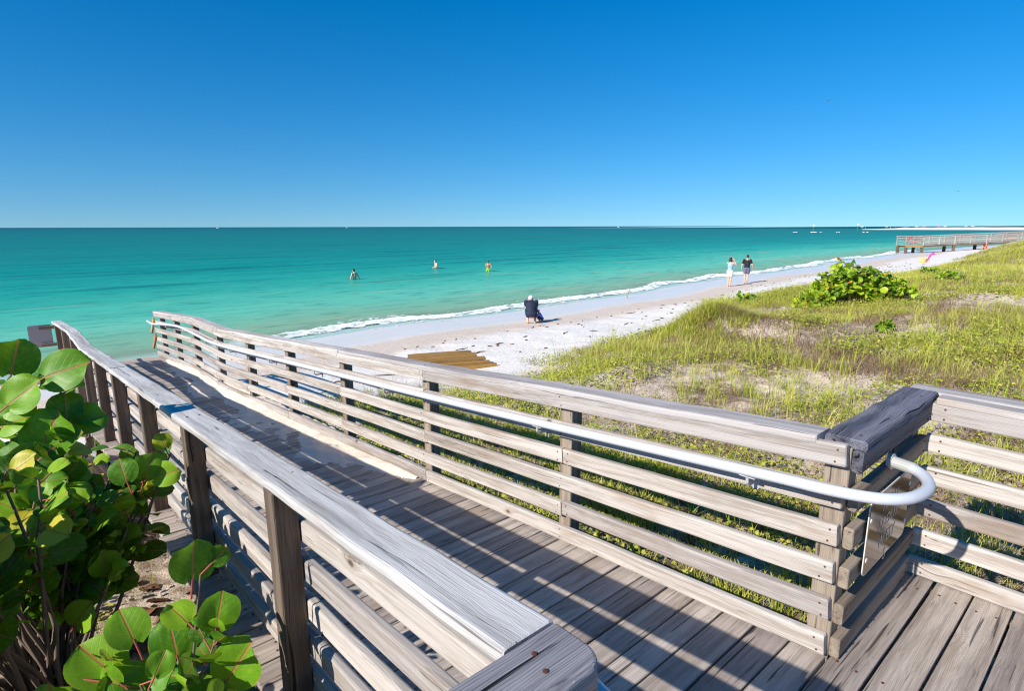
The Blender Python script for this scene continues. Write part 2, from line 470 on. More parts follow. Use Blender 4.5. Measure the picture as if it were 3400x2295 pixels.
c = g.ramp(f, [(0.0, rgb(184, 186, 154)), (0.12, rgb(152, 194, 154)), (0.226, rgb(106, 192, 160)), (0.29, rgb(70, 178, 150)), (0.34, rgb(34, 158, 138)), (0.41, rgb(4, 136, 124)), (0.50, rgb(0, 121, 113)), (0.62, rgb(0, 111, 109)), (0.75, rgb(0, 99, 105)), (1.0, rgb(0, 80, 96))])
# drifting sand in the shallows
sed = g.math('MULTIPLY', g.step(patch, 0.52, 0.70), g.step(qa, 26.0, 3.0))
c = g.mix(g.math('MULTIPLY', sed, 0.55), c, rgb(184, 188, 142))
c = g.mix(g.math('MULTIPLY', g.step(rip, 0.48, 0.70), 0.36), c, rgb(0, 66, 70))
swl = g.noise(g.comb(g.math('MULTIPLY', sx, 0.30), g.math('MULTIPLY', nx, 0.03), 12.0), 1.0, 3, 0.6)
c = g.mix(g.math('MULTIPLY', g.math('MULTIPLY', g.step(swl, 0.54, 0.66), g.step(qa, 8.0, 20.0)), 0.5), c, rgb(0, 80, 82))
farfade = g.step(qa, 400.0, 60.0)
h = g.math('ADD', g.math('MULTIPLY', g.noise(g.comb(g.math('MULTIPLY', sx, 2.6), g.math('MULTIPLY', nx, 1.0), 1.0), 1.0, 4, 0.6), 0.6), g.math('MULTIPLY', rip, 0.8))
nrm = g.bump(h, 0.45, 0.10)
df = g.n('ShaderNodeBsdfDiffuse', {'Color': c, 'Normal': nrm}).outputs[0]
gls = g.n('ShaderNodeBsdfGlossy', {'Color': (1, 1, 1, 1), 'Roughness': 0.16, 'Normal': nrm}).outputs[0]
fr = g.n('ShaderNodeFresnel', {'IOR': 1.33, 'Normal': nrm}).outputs[0]
mw = g.n('ShaderNodeMixShader'); g.set(mw.inputs[0], g.math('MINIMUM', g.math('MULTIPLY', fr, 0.42), 0.15)); g.set(mw.inputs[1], df); g.set(mw.inputs[2], gls)
surf = mw.outputs[0]
tr = g.n('ShaderNodeBsdfTransparent', {'Color': (0.80, 0.95, 0.93, 1)}).outputs[0]
alpha = g.math('ADD', g.math('MULTIPLY', g.step(qa, 0.0, 2.6), 0.75), g.math('MULTIPLY', g.step(qa, 1.0, 9.0), 0.25))
alpha = g.math('MAXIMUM', alpha, 0.05)
ms = g.n('ShaderNodeMixShader'); g.set(ms.inputs[0], alpha); g.set(ms.inputs[1], tr); g.set(ms.inputs[2], surf)
M['sea'] = g.done(ms.outputs[0])
tag(npmesh('sea', vw, fw, M['sea'], None, {'shore_q': ('FLOAT', qv)}), kind='structure')

# ------------------------------------------------------------------ foam of the last small breaker
fn = np.arange(-30, 100, 0.09); fq = np.linspace(-0.9, 2.1, 34)
FQ, FN = np.meshgrid(fq, fn, indexing='ij')
wig = (fbm(FN * .35, FN * 0, 41, 4) - .5) * 1.1 + (fbm(FN * 1.5, FN * 0 + 4, 43, 2) - .5) * .35
FQ2 = FQ + wig * .8
crest = np.exp(-((FQ - 0.75) / 0.34) ** 2) * (0.05 + 0.13 * sstep(.38, .62, fbm(FN * .22, FN * 0 + 8, 45, 3)))
FZ = SEA + 0.022 + crest + 0.075 * (fbm(FN * 4, FQ * 7, 47, 3) - .45) * sstep(-.9, -.2, FQ)
FX, FY, _ = W(shore(FN) + FQ2, FN)
FZ = np.maximum(FZ, ground(shore(FN) + FQ2, FN) + 0.018)
jf = np.arange(FQ.size).reshape(FQ.shape)
ff = np.stack([jf[:-1, :-1].ravel(), jf[1:, :-1].ravel(), jf[1:, 1:].ravel(), jf[:-1, 1:].ravel()], 1)
g = G('sea_foam')
P = g.pos(); fqa = g.attr('fq', 'Fac')
sx = g.vmath('DOT_PRODUCT', P, (DX, DY, 0)); nx = g.vmath('DOT_PRODUCT', P, (NX, NY, 0))
a1 = g.noise(g.comb(g.math('MULTIPLY', sx, 3.6), g.math('MULTIPLY', nx, 1.7), 0), 1.0, 6, 0.75)
a2 = g.noise(g.comb(g.math('MULTIPLY', sx, 0.2), g.math('MULTIPLY', nx, 0.22), 5), 1.0, 3, 0.6)
prof = g.ramp(g.math('DIVIDE', g.math('ADD', fqa, 0.9), 3.0), [(0.0, (0, 0, 0)), (0.05, (.40, .40, .40)), (0.28, (.33, .33, .33)), (0.40, (.66, .66, .66)), (0.62, (.66, .66, .66)), (0.72, (.24, .24, .24)), (0.86, (.28, .28, .28)), (0.95, (0.10, 0.10, 0.10)), (1.0, (0, 0, 0))])
am = g.math('ADD', g.math('ADD', prof, g.math('MULTIPLY', g.math('SUBTRACT', a1, 0.5), 1.9)), g.math('MULTIPLY', g.math('SUBTRACT', a2, 0.5), 0.9))
al = g.math('MULTIPLY', g.step(am, 0.42, 0.58), g.step(nx, 3.0, 8.0))
fo = g.bsdf(Base_Color=g.mix(a1, rgb(226, 232, 224), rgb(250, 250, 246)), Roughness=0.8, Normal=g.bump(a1, 0.6, 0.05))
ms = g.n('ShaderNodeMixShader'); g.set(ms.inputs[0], al); g.set(ms.inputs[1], g.n('ShaderNodeBsdfTransparent').outputs[0]); g.set(ms.inputs[2], fo)
M['foam'] = g.done(ms.outputs[0])
tag(npmesh('sea_foam', np.stack([FX, FY, FZ], -1).reshape(-1, 3), ff, M['foam'], None, {'fq': ('FLOAT', FQ)}), 'white foam of the small wave breaking along the shore', 'foam', kind='stuff')

# ------------------------------------------------------------------ the far sand spit
def polar(az, d): return (math.cos(math.radians(az)) * d, math.sin(math.radians(az)) * d)
azs = np.linspace(30, 59.4, 90); rs = [0, .06, .16, .30, .42, .55, .7, .85, 1.0]
hz = [-.25, .05, .5, .85, 1.15, 1.7, 1.9, 1.5, -.3]
V = []; VA = []
for az in azs:
    t = float(np.clip((59.4 - az) / 10.0, 0, 1)); wdt = 10 + 520 * t ** 0.8
    d0 = 575 + 6 * math.sin(az * 1.7) + 55 * (1 - t)
    for r, h_ in zip(rs, hz):
        d = d0 + wdt * r; x, y = polar(az, d)
        bump_ = (fbm(np.array([az * 3.0]), np.array([r * 4]), 77, 3)[0] - .3) * 1.6 * (r > .4) * min(1, t * 2.5)
        V.append((x, y, SEA + h_ * (0.35 + 0.65 * min(1, t * 2)) * (1 if r < .4 or t > .25 else .5) + max(0, bump_)))
        VA.append((r - .42) * t if r > .3 and t > .3 else -.1)
V = np.array(V); R_ = len(rs); k_ = np.arange(len(azs) * R_).reshape(len(azs), R_)
fs = np.stack([k_[:-1, :-1].ravel(), k_[:-1, 1:].ravel(), k_[1:, 1:].ravel(), k_[1:, :-1].ravel()], 1)
g = G('spit_sand')
va = g.attr('veg', 'Fac'); P = g.pos()
nz = g.noise(P, 0.04, 4); nz2 = g.noise(P, 0.3, 3)
c = g.mix(g.step(g.math('ADD', va, g.math('MULTIPLY', g.math('SUBTRACT', nz, .5), .12)), -.01, .03), rgb(246, 240, 230), g.mix(nz2, rgb(128, 122, 60), rgb(176, 164, 96)))
M['spit'] = g.done(g.bsdf(Base_Color=c, Roughness=0.9))
tag(npmesh('sand_spit', V, fs, M['spit'], None, {'veg': ('FLOAT', VA)}), kind='structure')

# ------------------------------------------------------------------ boards
def section(w, t, r):
    """rounded rectangle, counter-clockwise, w across (x) and t through (y)"""
    p = []
    for cx, cy, a0 in ((w / 2 - r, t / 2 - r, 0), (-w / 2 + r, t / 2 - r, 90), (-w / 2 + r, -t / 2 + r, 180), (w / 2 - r, -t / 2 + r, 270)):
        for k in range(3):
            a = math.radians(a0 + 45 * k); p.append((cx + r * math.cos(a), cy + r * math.sin(a)))
    return p


def goff():
    return (random.uniform(-40, 40), random.randint(-9, 9) + random.uniform(-.10, .10), random.randint(-9, 9) + random.uniform(-.08, .08))


def board(mb, pts, side, w, t, r=0.006, mi=0, seg=0.35, wob=0.0015, up=None, off=None, endr=0.004):
    """a sawn board along the polyline pts (its centre line); side = direction of its width w; t is its thickness"""
    P = [Vector(p) for p in pts]; side = Vector(side).normalized(); off = off or goff()
    Q = [P[0]]
    for a, b in zip(P[:-1], P[1:]):
        k = max(1, int(math.ceil((b - a).length / seg)))
        for j in range(1, k + 1): Q.append(a.lerp(b, j / k))
    sec = section(w, t, r); ns = len(sec); verts = []; gcs = []; L = 0.0
    rings = []
    for i, c in enumerate(Q):
        d = (Q[min(i + 1, len(Q) - 1)] - Q[max(i - 1, 0)]).normalized()
        if i: L += (c - Q[i - 1]).length
        first, last = i == 0, i == len(Q) - 1
        if first: rings.append((c, d, L, 1 - 2 * endr / w, 1 - 2 * endr / t)); rings.append((c + d * endr, d, L + endr, 1, 1))
        elif last: rings.append((c - d * endr, d, L - endr, 1, 1)); rings.append((c, d, L, 1 - 2 * endr / w, 1 - 2 * endr / t))
        else: rings.append((c, d, L, 1, 1))
    for (c, d, l, fw_, ft) in rings:
        sd = (side - d * side.dot(d)).normalized(); th = d.cross(sd).normalized()
        jx, jy = random.uniform(-wob, wob), random.uniform(-wob, wob)
        for (x, y) in sec:
            verts.append(c + sd * (x * fw_ + jx) + th * (y * ft + jy))
            gcs.append((l + off[0], x * fw_ + off[1], y * ft + off[2]))
    faces = []
    for k in range(len(rings) - 1):
        for j in range(ns):
            a = k * ns + j; b = k * ns + (j + 1) % ns
            faces.append((a, b, b + ns, a + ns))
    faces.append(tuple(range(ns - 1, -1, -1))); faces.append(tuple(range((len(rings) - 1) * ns, len(rings) * ns)))
    mb.add(verts, faces, mi, gcs)


def nailhead(mb, p, nrm, r=0.006, mi=1):
    nrm = Vector(nrm).normalized(); a = nrm.orthogonal().normalized(); b = nrm.cross(a)
    p = Vector(p) + nrm * 0.0022
    vs = [p + nrm * .001] + [p + (a * math.cos(k * PI / 4) + b * math.sin(k * PI / 4)) * r for k in range(8)]
    base = [p - nrm * .003 + (a * math.cos(k * PI / 4) + b * math.sin(k * PI / 4)) * r for k in range(8)]
    fs = [(0, 1 + k, 1 + (k + 1) % 8) for k in range(8)] + [(1 + k, 9 + k, 9 + (k + 1) % 8, 1 + (k + 1) % 8) for k in range(8)]
    mb.add(vs + base, fs, mi)


def tube(mb, pts, r, nseg=10, mi=0, cap=True, r2=None, gl=0.0):
    P = [Vector(p) for p in pts]; rr = r if callable(r) else (lambda k: r + ((r2 if r2 is not None else r) - r) * k / max(1, len(P) - 1))
    verts = []; ref = None; gcs = []
    for i, c in enumerate(P):
        d = (P[min(i + 1, len(P) - 1)] - P[max(i - 1, 0)]).normalized()
        if ref is None: ref = d.orthogonal().normalized()
        ref = (ref - d * ref.dot(d)).normalized(); b = d.cross(ref)
        for k in range(nseg):
            a = 2 * PI * k / nseg; verts.append(c + (ref * math.cos(a) + b * math.sin(a)) * rr(i)); gcs.append((i * .1 + gl, math.cos(a) * rr(i), math.sin(a) * rr(i)))
    f = []
    for i in range(len(P) - 1):
        for k in range(nseg):
            a = i * nseg + k; b = i * nseg + (k + 1) % nseg; f.append((a, b, b + nseg, a + nseg))
    if cap: f.append(tuple(range(nseg - 1, -1, -1))); f.append(tuple(range((len(P) - 1) * nseg, len(P) * nseg)))
    mb.add(verts, f, mi, gcs)


dV = Vector((DX, DY, 0)); nV = Vector((NX, NY, 0)); zV = Vector((0, 0, 1))
ROWS = [0.8425, 0.6875, 0.5275, 0.3625, 0.2025, 0.0525]     # board centres above the deck
BH = 0.088; BT = 0.038

# ------------------------------------------------------------------ the deck
bw = empty('boardwalk', W(0.0, 1.5, float(deckz(0))), 'grey plank boardwalk ramp leading down across the dune to the beach', 'boardwalk')
mb = MB(); s = -2.6; random.seed(21)
while s < 13.5:
    wd_ = 0.139
    sc = s + wd_ / 2; z = float(deckz(sc)) - 0.019; slope = float(deckz(sc + .05) - deckz(sc - .05)) / .1
    if sc < 0.72:
        n0, n1 = -1.7 + random.uniform(-.01, .01), (3.34 if sc < 0.72 else 2.44) + random.uniform(-.01, .01)
    else:
        n0, n1 = 0.575 + random.uniform(-.012, .012), 2.43 + random.uniform(-.012, .012)
    sag = random.uniform(-.003, .003)
    side = (dV + zV * slope).normalized()
    board(mb, [W(sc, n0, z + sag), W(sc, n1, z - sag)], side, wd_, 0.036, 0.006, 0, 0.5, 0.0015)
    for nn in (0.72, 1.5, 2.30) if sc > .72 else (-.4, .72, 1.5, 2.30, 3.1):
        for e in (-.035, .035):
            if random.random() < .85: nailhead(mb, W(sc + e + random.uniform(-.006, .006), nn + random.uniform(-.012, .012), z + .0185 + slope * e), zV, 0.0052)
    s += wd_ + random.choice((.007, .009, .010, .012, .016))
mb.build('decking', [M['deck'], M['nail']], bw)
mb = MB()
for n_ in (0.66, 1.5, 2.36):
    for (a, b) in zip(np.arange(-2.4, 13.4, 1.4)[:-1], np.arange(-2.4, 13.4, 1.4)[1:]):
        board(mb, [W(a, n_, float(deckz(a)) - .135), W(b, n_, float(deckz(b)) - .135)], zV, 0.19, 0.04, 0.004, 0, 1.4)
for n_ in (-1.2, -.3, 3.2):
    board(mb, [W(-2.4, n_, float(deckz(0)) - .135), W(.66, n_, float(deckz(0)) - .135)], zV, 0.19, 0.04, 0.004, 0, 1.4)
board(mb, [W(13.47, .60, float(deckz(13.4)) - .14), W(13.47, 2.42, float(deckz(13.4)) - .14)], zV, 0.19, 0.04, 0.004)
mb.build('joists', M['post'], bw)
# steps from the end of the ramp to the sand
stp = MB()
for k in range(3):
    zz = float(deckz(13.4)) - .19 * (k + 1)
    for j in range(2): board(stp, [W(13.62 + .28 * k + .13 * j, .72, zz), W(13.62 + .28 * k + .13 * j, 2.30, zz)], dV, .125, .036, .005)
for n_ in (.80, 2.22): board(stp, [W(13.5, n_, float(deckz(13.4)) - .22), W(14.35, n_, float(deckz(13.4)) - .80)], zV, 0.2, 0.04, 0.004)
stp.build('steps', M['post'], bw)


# ------------------------------------------------------------------ railings
def post(parent, s, n, top, bottom, w=.09, label=None, mat='post', lean=(0, 0)):
    m_ = MB()
    board(m_, [W(s, n, bottom), W(s + lean[0], n + lean[1], top)], dV, w, w, 0.007, 0, 0.4, 0.002)
    o = m_.build('post', M[mat], parent)
    return o


def ramp_rail(label, capf, n_in, sign, posts, jn, joints, far_s, near_s, capmat, postmat):
    """n_in: the face the boards show to the ramp; sign +1: the posts stand at larger n"""
    t = empty('railing', W(near_s, n_in, float(deckz(near_s))), label, 'railing')
    nb = n_in + sign * BT / 2; npst = n_in + sign * (BT + .0465); ncap = n_in + sign * .068
    for s_ in posts:
        z_top = float(capf(s_ + .045)) - .040
        zb = min(float(ground(s_, npst + sign * .1)) - .15, float(deckz(s_)) - .25)
        post(t, s_ + .045, npst, z_top, zb, mat=postmat, lean=(random.uniform(-.006, .006), random.uniform(-.004, .004)))
    ks = [p[0] for p in CAPR] if capf is capr else [p[0] for p in CAPL]
    for r_i, h in enumerate(ROWS):
        js = sorted(joints[r_i % len(joints)]); ends = [near_s] + [j for j in js if near_s < j < far_s] + [far_s]
        for a, b in zip(ends[:-1], ends[1:]):
            m_ = MB(); g0, g1 = a + .003, b - .003
            ss = [g0] + [k for k in ks if g0 + .1 < k < g1 - .1] + [g1]
            dz = random.uniform(-.006, .006)
            board(m_, [W(x, nb, float(capf(x)) - .915 + h + dz) for x in ss], zV, BH, BT, 0.009, 0, 0.35, 0.002)
            face = -sign * nV
            for xx in [g0 + .035, g1 - .035] + [p + .045 for p in posts if g0 + .15 < p < g1 - .15]:
                for e in (-.024, .024):
                    nailhead(m_, W(xx + random.uniform(-.012, .012), n_in - sign * .000, float(capf(xx)) - .915 + h + dz + e), face, 0.0038)
            m_.build('rail_board', [M['rail'], M['nail']], t)
    for a, b in zip(jn[:-1], jn[1:]):
        m_ = MB(); g0, g1 = a + .003, b - .003
        ss = [g0] + [k for k in ks if g0 + .1 < k < g1 - .1] + [g1]
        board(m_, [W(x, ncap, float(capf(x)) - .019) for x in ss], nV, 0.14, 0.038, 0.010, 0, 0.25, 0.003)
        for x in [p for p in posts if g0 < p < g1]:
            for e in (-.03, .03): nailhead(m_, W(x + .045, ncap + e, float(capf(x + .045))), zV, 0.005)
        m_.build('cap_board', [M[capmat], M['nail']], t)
    return t


random.seed(5)
RP = [.69, 2.10, 3.53, 4.95, 6.33, 7.72, 9.12, 10.45, 11.78, 13.0]
LP = [.66, 1.99, 3.31, 4.60, 5.86, 7.145, 8.35, 9.58, 10.94, 12.25]
RJ = [[3.55, 6.36, 9.15, 11.8], [2.13, 4.98, 7.75, 10.5]]
LJ = [[3.35, 5.9, 8.4, 10.98], [2.03, 4.64, 7.19, 9.62]]
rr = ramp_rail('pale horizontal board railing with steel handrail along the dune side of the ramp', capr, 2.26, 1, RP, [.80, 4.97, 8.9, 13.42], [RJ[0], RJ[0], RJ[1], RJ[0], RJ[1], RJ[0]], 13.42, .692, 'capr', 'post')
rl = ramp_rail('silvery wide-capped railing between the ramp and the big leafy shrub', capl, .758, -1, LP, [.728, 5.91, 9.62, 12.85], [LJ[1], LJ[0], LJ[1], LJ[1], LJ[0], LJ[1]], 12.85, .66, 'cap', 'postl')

# the short return at the near end, then the fence along the platform
pf = empty('platform_fence', W(.6, 2.8, float(deckz(0))), 'short return railing and fence with dark cracked cap around the platform corner', 'fence')
ZP = -.785
for s_, n_ in ((.735, 3.165),): post(pf, s_, n_, ZP - .04, -2.3)
for s_ in (-.55, -1.8): post(pf, s_, 3.295, ZP - .04, -2.3)
for h in ROWS:
    z = ZP - .915 + h - .004
    m_ = MB(); board(m_, [W(.669, 2.302, z), W(.669, 3.206, z)], zV, BH, BT, 0.009, 0, .3, .002)
    for nn in (2.345, 3.16):
        for e in (-.024, .024): nailhead(m_, W(.650, nn, z + e), -dV, .0045)
    m_.build('rail_board', [M['post'] if h < .8 else M['darkcap'], M['nail']], pf)
    m_ = MB(); board(m_, [W(.66, 3.229, z), W(-2.4, 3.229, z)], zV, BH, BT, 0.009, 0, .4, .002)
    for e in (-.024, .024): nailhead(m_, W(.6, 3.210, z + e), -nV, .0045)
    m_.build('rail_board', [M['rail'], M['nail']], pf)
m_ = MB(); board(m_, [W(.725, 2.325, ZP - .0185), W(.725, 3.30, ZP - .0185)], dV, .15, .041, .012, 0, .12, .004)
for nn in (2.38, 3.16):
    for e in (-.035, .035): nailhead(m_, W(.725 + e, nn, ZP + .003), zV, .005)
m_.build('cap_board', [M['darkcap'], M['nail']], pf)
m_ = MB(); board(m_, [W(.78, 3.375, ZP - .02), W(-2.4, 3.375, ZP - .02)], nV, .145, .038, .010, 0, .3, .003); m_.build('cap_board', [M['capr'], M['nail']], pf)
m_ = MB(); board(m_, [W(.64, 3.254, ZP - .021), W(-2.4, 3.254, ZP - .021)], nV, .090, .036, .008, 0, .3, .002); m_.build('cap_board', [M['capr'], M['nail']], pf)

# the return on this side of the ramp: only its cracked cap comes into the picture
pl = empty('platform_fence', W(.6, .2, float(deckz(0))), 'grey cracked cap with rounded corner at the near end of the left railing', 'fence')
for n_ in (-.45, -1.4): post(pl, .67, n_, ZP - .05, -2.3)
for h in ROWS:
    z = ZP - .915 + h - .008
    m_ = MB(); board(m_, [W(.625, .757, z), W(.625, -1.6, z)], zV, BH, BT, 0.009, 0, .4, .002); m_.build('rail_board', [M['post'], M['nail']], pl)
# rounded corner: the cap's outline is a polygon with an arc at its free corner
m_ = MB(); off = goff(); out = []
a0, a1, b0, b1 = .587, .7245, -1.7, .757; rad = .05
outline = [(a1, b0), (a1, b1 - .006), (a1 - .006, b1)]
for k in range(7):
    a = math.radians(90 * k / 6); outline.append((a0 + rad - rad * math.sin(a), b1 - rad + rad * math.cos(a)))
outline += [(a0, b0)]
zt, zb, ch = ZP - .001, ZP - .041, .006
def ins(p, e):
    cx, cy = (a0 + a1) / 2, p[1]
    return (cx + (p[0] - cx) * (1 - e / .07), p[1] - (e if p[1] > b1 - .06 else 0))
loops = []
for (z_, e) in ((zt, ch), (zt - .002, ch * .3), (zt - ch, 0), (zb + ch, 0), (zb, ch)):
    loops.append([(ins(p, e)[0], ins(p, e)[1], z_) for p in outline])
vs = []; gcs = []
for lp in loops:
    for (a, b, z_) in lp: vs.append(W(a, b, z_)); gcs.append((b + off[0], a - .65 + off[1], z_ - zt + off[2]))
k_ = len(outline); fs_ = [tuple(range(k_))]
for i in range(len(loops) - 1):
    for j in range(k_): fs_.append((i * k_ + j, (i + 1) * k_ + j, (i + 1) * k_ + (j + 1) % k_, i * k_ + (j + 1) % k_))
fs_.append(tuple(range((len(loops) - 1) * k_ + k_ - 1, (len(loops) - 1) * k_ - 1, -1)))
m_.add(vs, fs_, 0, gcs)
for (a, b) in ((.685, .66), (.64, .645), (.69, .1), (.63, .12)): nailhead(m_, W(a, b, zt), zV, .0055)
m_.build('cap_board', [M['block'], M['nail']], pl)

# ------------------------------------------------------------------ steel handrails
PR = .0215
def smooth(pts, k=6):
    P = [Vector(p) for p in pts]; out = []
    for i in range(len(P) - 1):
        p0 = P[max(i - 1, 0)]; p1 = P[i]; p2 = P[i + 1]; p3 = P[min(i + 2, len(P) - 1)]
        for j in range(k):
            t = j / k
            out.append(0.5 * ((2 * p1) + (p2 - p0) * t + (2 * p0 - 5 * p1 + 4 * p2 - p3) * t * t + (3 * p1 - p0 - 3 * p2 + p3) * t ** 3))
    out.append(P[-1]); return out


hr = [(13.62, -1.86), (13.1, -1.855), (12.4, -1.775), (11.6, -1.69), (10.9, -1.632), (10.3, -1.617), (9.6, -1.615), (8.95, -1.612), (8.0, -1.553), (6.3, -1.415), (5.0, -1.312), (3.2, -1.168), (2.2, -1.083), (1.37, -1.008), (.9, -.965), (.77, -.955)]
path = [W(s_, 2.18, z) for s_, z in hr]
loop = [(.684, 2.190, -.950), (.609, 2.215, -.949), (.545, 2.255, -.949), (.497, 2.325, -.950), (.476, 2.425, -.951), (.487, 2.518, -.952), (.530, 2.603, -.953), (.590, 2.652, -.954), (.638, 2.664, -.954)]
m_ = MB(); tube(m_, smooth(path + [W(*p) for p in loop], 6), PR, 14)
for (s0_, s1_) in ((.702, .698), (6.02, 6.016), (11.2, 11.196)):   # welded joints
    zz_ = lambda q_: float(np.interp(q_, [p[0] for p in hr][::-1], [p[1] for p in hr][::-1]))
    tube(m_, [W(s0_, 2.1795 if s0_ > 1 else 2.1875, zz_(s0_) if s0_ > 1 else -.9505), W(s1_, 2.1795 if s0_ > 1 else 2.1880, zz_(s1_) if s0_ > 1 else -.9503)], PR + .0011, 14)
hro = m_.build('handrail', M['pipe'], rr, smooth=True)
m_ = MB(); tube(m_, [W(.644, 2.664, -.954), W(.660, 2.665, -.954)], .034, 16); tube(m_, [W(.56, 2.640, -.9537), W(.644, 2.664, -.954)], .0245, 14)
m_.build('wall_flange', M['bracket'], hro, smooth=False)
zr = lambda s_: float(np.interp(s_, [p[0] for p in hr][::-1], [p[1] for p in hr][::-1]))
for s_ in (1.02, 2.25, 4.0, 5.35, 6.6, 8.1, 9.3, 10.6, 11.9, 13.15):
    m_ = MB(); z = zr(s_)
    tube(m_, [W(s_, 2.18, z - .018), W(s_, 2.18, z - .05), W(s_, 2.195, z - .064), W(s_, 2.262, z - .066)], .007, 8)
    board(m_, [W(s_ - .035, 2.18, z - PR - .001), W(s_ + .035, 2.18, z - PR - .001)], nV, .024, .004, .001)
    board(m_, [W(s_, 2.2588, z - .10), W(s_, 2.2588, z - .045)], dV, .03, .004, .001)
    m_.build('bracket', M['bracket'], hro)
# its twin on this side, hidden but for the end of its loop
path = [W(s_, .84, z - .012) for s_, z in hr]
loop2 = [(.66, .83, -.965), (.56, .80, -.965), (.47, .73, -.965), (.43, .64, -.966), (.43, .54, -.967), (.47, .46, -.967), (.54, .42, -.968), (.606, .41, -.968)]
m_ = MB(); tube(m_, smooth(path + [W(*p) for p in loop2], 6), PR, 12); m_.build('handrail', M['pipe'], rl, smooth=True)

# ends of the step railing at the sea end of the right-hand railing
for z in (-1.80, -2.12):
    m_ = MB(); board(m_, [W(13.30, 2.245, z), W(13.68, 2.245, z - .30)], zV, .085, .036, .006); m_.build('step_rail', M['new'], rr)

# ------------------------------------------------------------------ signs
# brown rules sign on the return railing
sg = empty('sign', W(.63, 2.68, -1.21), 'brown metal sign with white lettering screwed to the short return railing', 'sign')
g = G('brown_sign_paint'); v = g.n('ShaderNodeTexCoord').outputs['Object']
M['signface'] = g.done(g.bsdf(Base_Color=g.mix(g.noise(v, 8, 3), rgb(112, 80, 56), rgb(130, 96, 70)), Roughness=0.12, Specular_IOR_Level=0.35))
M['signedge'] = plain('sign_white_edge', rgb(206, 206, 202), 0.4, .05)
M['signtext'] = plain('sign_white_letters', rgb(190, 180, 170), 0.5, .03)
M['alu'] = plain('weathered_aluminium', rgb(152, 144, 148), 0.5, .06, 8, 0.0)


def plate(parent, name, mat, s0, n0, n1, z0, z1, th, r):
    m_ = MB(); pts = []
    for cx, cz, a0 in ((n1 - r, z1 - r, 0), (n0 + r, z1 - r, 90), (n0 + r, z0 + r, 180), (n1 - r, z0 + r, 270)):
        for k in range(6):
            a = math.radians(a0 + 18 * k); pts.append((cx + r * math.cos(a), cz + r * math.sin(a)))
    k_ = len(pts); vs = [W(s0, a, b) for a, b in pts] + [W(s0 + th, a, b) for a, b in pts]
    fs_ = [tuple(range(k_)), tuple(range(2 * k_ - 1, k_ - 1, -1))] + [(j, k_ + j, k_ + (j + 1) % k_, (j + 1) % k_) for j in range(k_)]
    m_.add(vs, fs_); return m_.build(name, mat, parent)


plate(sg, 'sign_rim', M['signedge'], .634, 2.405, 2.935, -1.372, -1.045, .004, .035)
plate(sg, 'sign_face', M['signface'], .6322, 2.411, 2.929, -1.366, -1.051, .0016, .030)
for (nn, zz) in ((2.428, -1.30), (2.428, -1.13), (2.912, -1.30), (2.912, -1.12)):
    m_ = MB(); nailhead(m_, W(.6318, nn, zz), -dV, .011, 0); m_.build('screw', M['signedge'], sg)


def letters(parent, name, rows, s0, nc, z1, size, mat, toward=-1):
    """lettering as flat curves turned into a mesh, read from the side the plate faces"""
    mbt = MB(); z = z1
    for row in rows:
        cu = bpy.data.curves.new('t', 'FONT'); cu.body = row; cu.align_x = 'CENTER'; cu.size = size; cu.extrude = .0004; cu.resolution_u = 2
        ob = bpy.data.objects.new('t', cu); COL.objects.link(ob)
        bpy.context.view_layer.update()
        me = bpy.data.meshes.new_from_object(ob.evaluated_get(bpy.context.evaluated_depsgraph_get()))
        vs = [W(s0 + toward * v.co.z, nc - toward * v.co.x, z + v.co.y) for v in me.vertices]
        mbt.add(vs, [tuple(p.vertices) for p in me.polygons])
        bpy.data.objects.remove(ob); bpy.data.curves.remove(cu); bpy.data.meshes.remove(me)
        z -= size * 1.12
    return mbt.build(name, mat, parent)


letters(sg, 'lettering', ['N OU', 'N OUT', 'W ESY', 'S'], .6316, 2.66, -1.135, .075, M['signtext'])

# sign at the sea end of the left railing, seen from behind
sb = empty('sign', W(13.0, .45, -1.87), 'plain grey sign back on two brown battens at the sea end of the left railing', 'sign')
plate(sb, 'sign_plate', M['alu'], 12.92, .285, .612, -2.055, -1.665, .004, .03)
for z in (-1.715, -2.02):
    m_ = MB(); board(m_, [W(12.895, .43, z), W(12.895, .72, z)], zV, .055, .04, .004); m_.build('batten', M['post'], sb)

# ------------------------------------------------------------------ leaves
def leaf_template(nu, nv, seed, fold=.16, droop=.22, wave=.02):
    r = random.Random(seed); ph = r.uniform(0, 6); tw = r.uniform(-.22, .22); asym = r.uniform(-.09, .09); fold *= r.uniform(.3, 1.9); droop *= r.uniform(.2, 1.9); wave *= r.uniform(.6, 2.6)
    vs = []; uv = []
    for j in range(nv + 1):
        v = j / nv; hw = .56 * max(0.0, 4 * v * (1 - v)) ** .40
        if j == 0: hw = .16
        if j == nv: hw = .10
        for i in range(nu + 1):
            u = -1 + 2 * i / nu
            x = u * hw + asym * v
            y = v - .13 * abs(u) ** 1.4 * (1 - v) ** 2.2 - .03 * abs(u) * v ** 3
            z = fold * abs(u) * hw - droop * v * v + wave * math.sin(5 * u + ph) * math.sin(4 * v + ph) + tw * u * v
            vs.append((x, y, z)); uv.append((u * hw / .56, v))
    fs = []
    for j in range(nv):
        for i in range(nu):
            a = j * (nu + 1) + i; fs.append((a, a + 1, a + nu + 2, a + nu + 1))
    return np.array(vs), np.array(uv), np.array(fs)


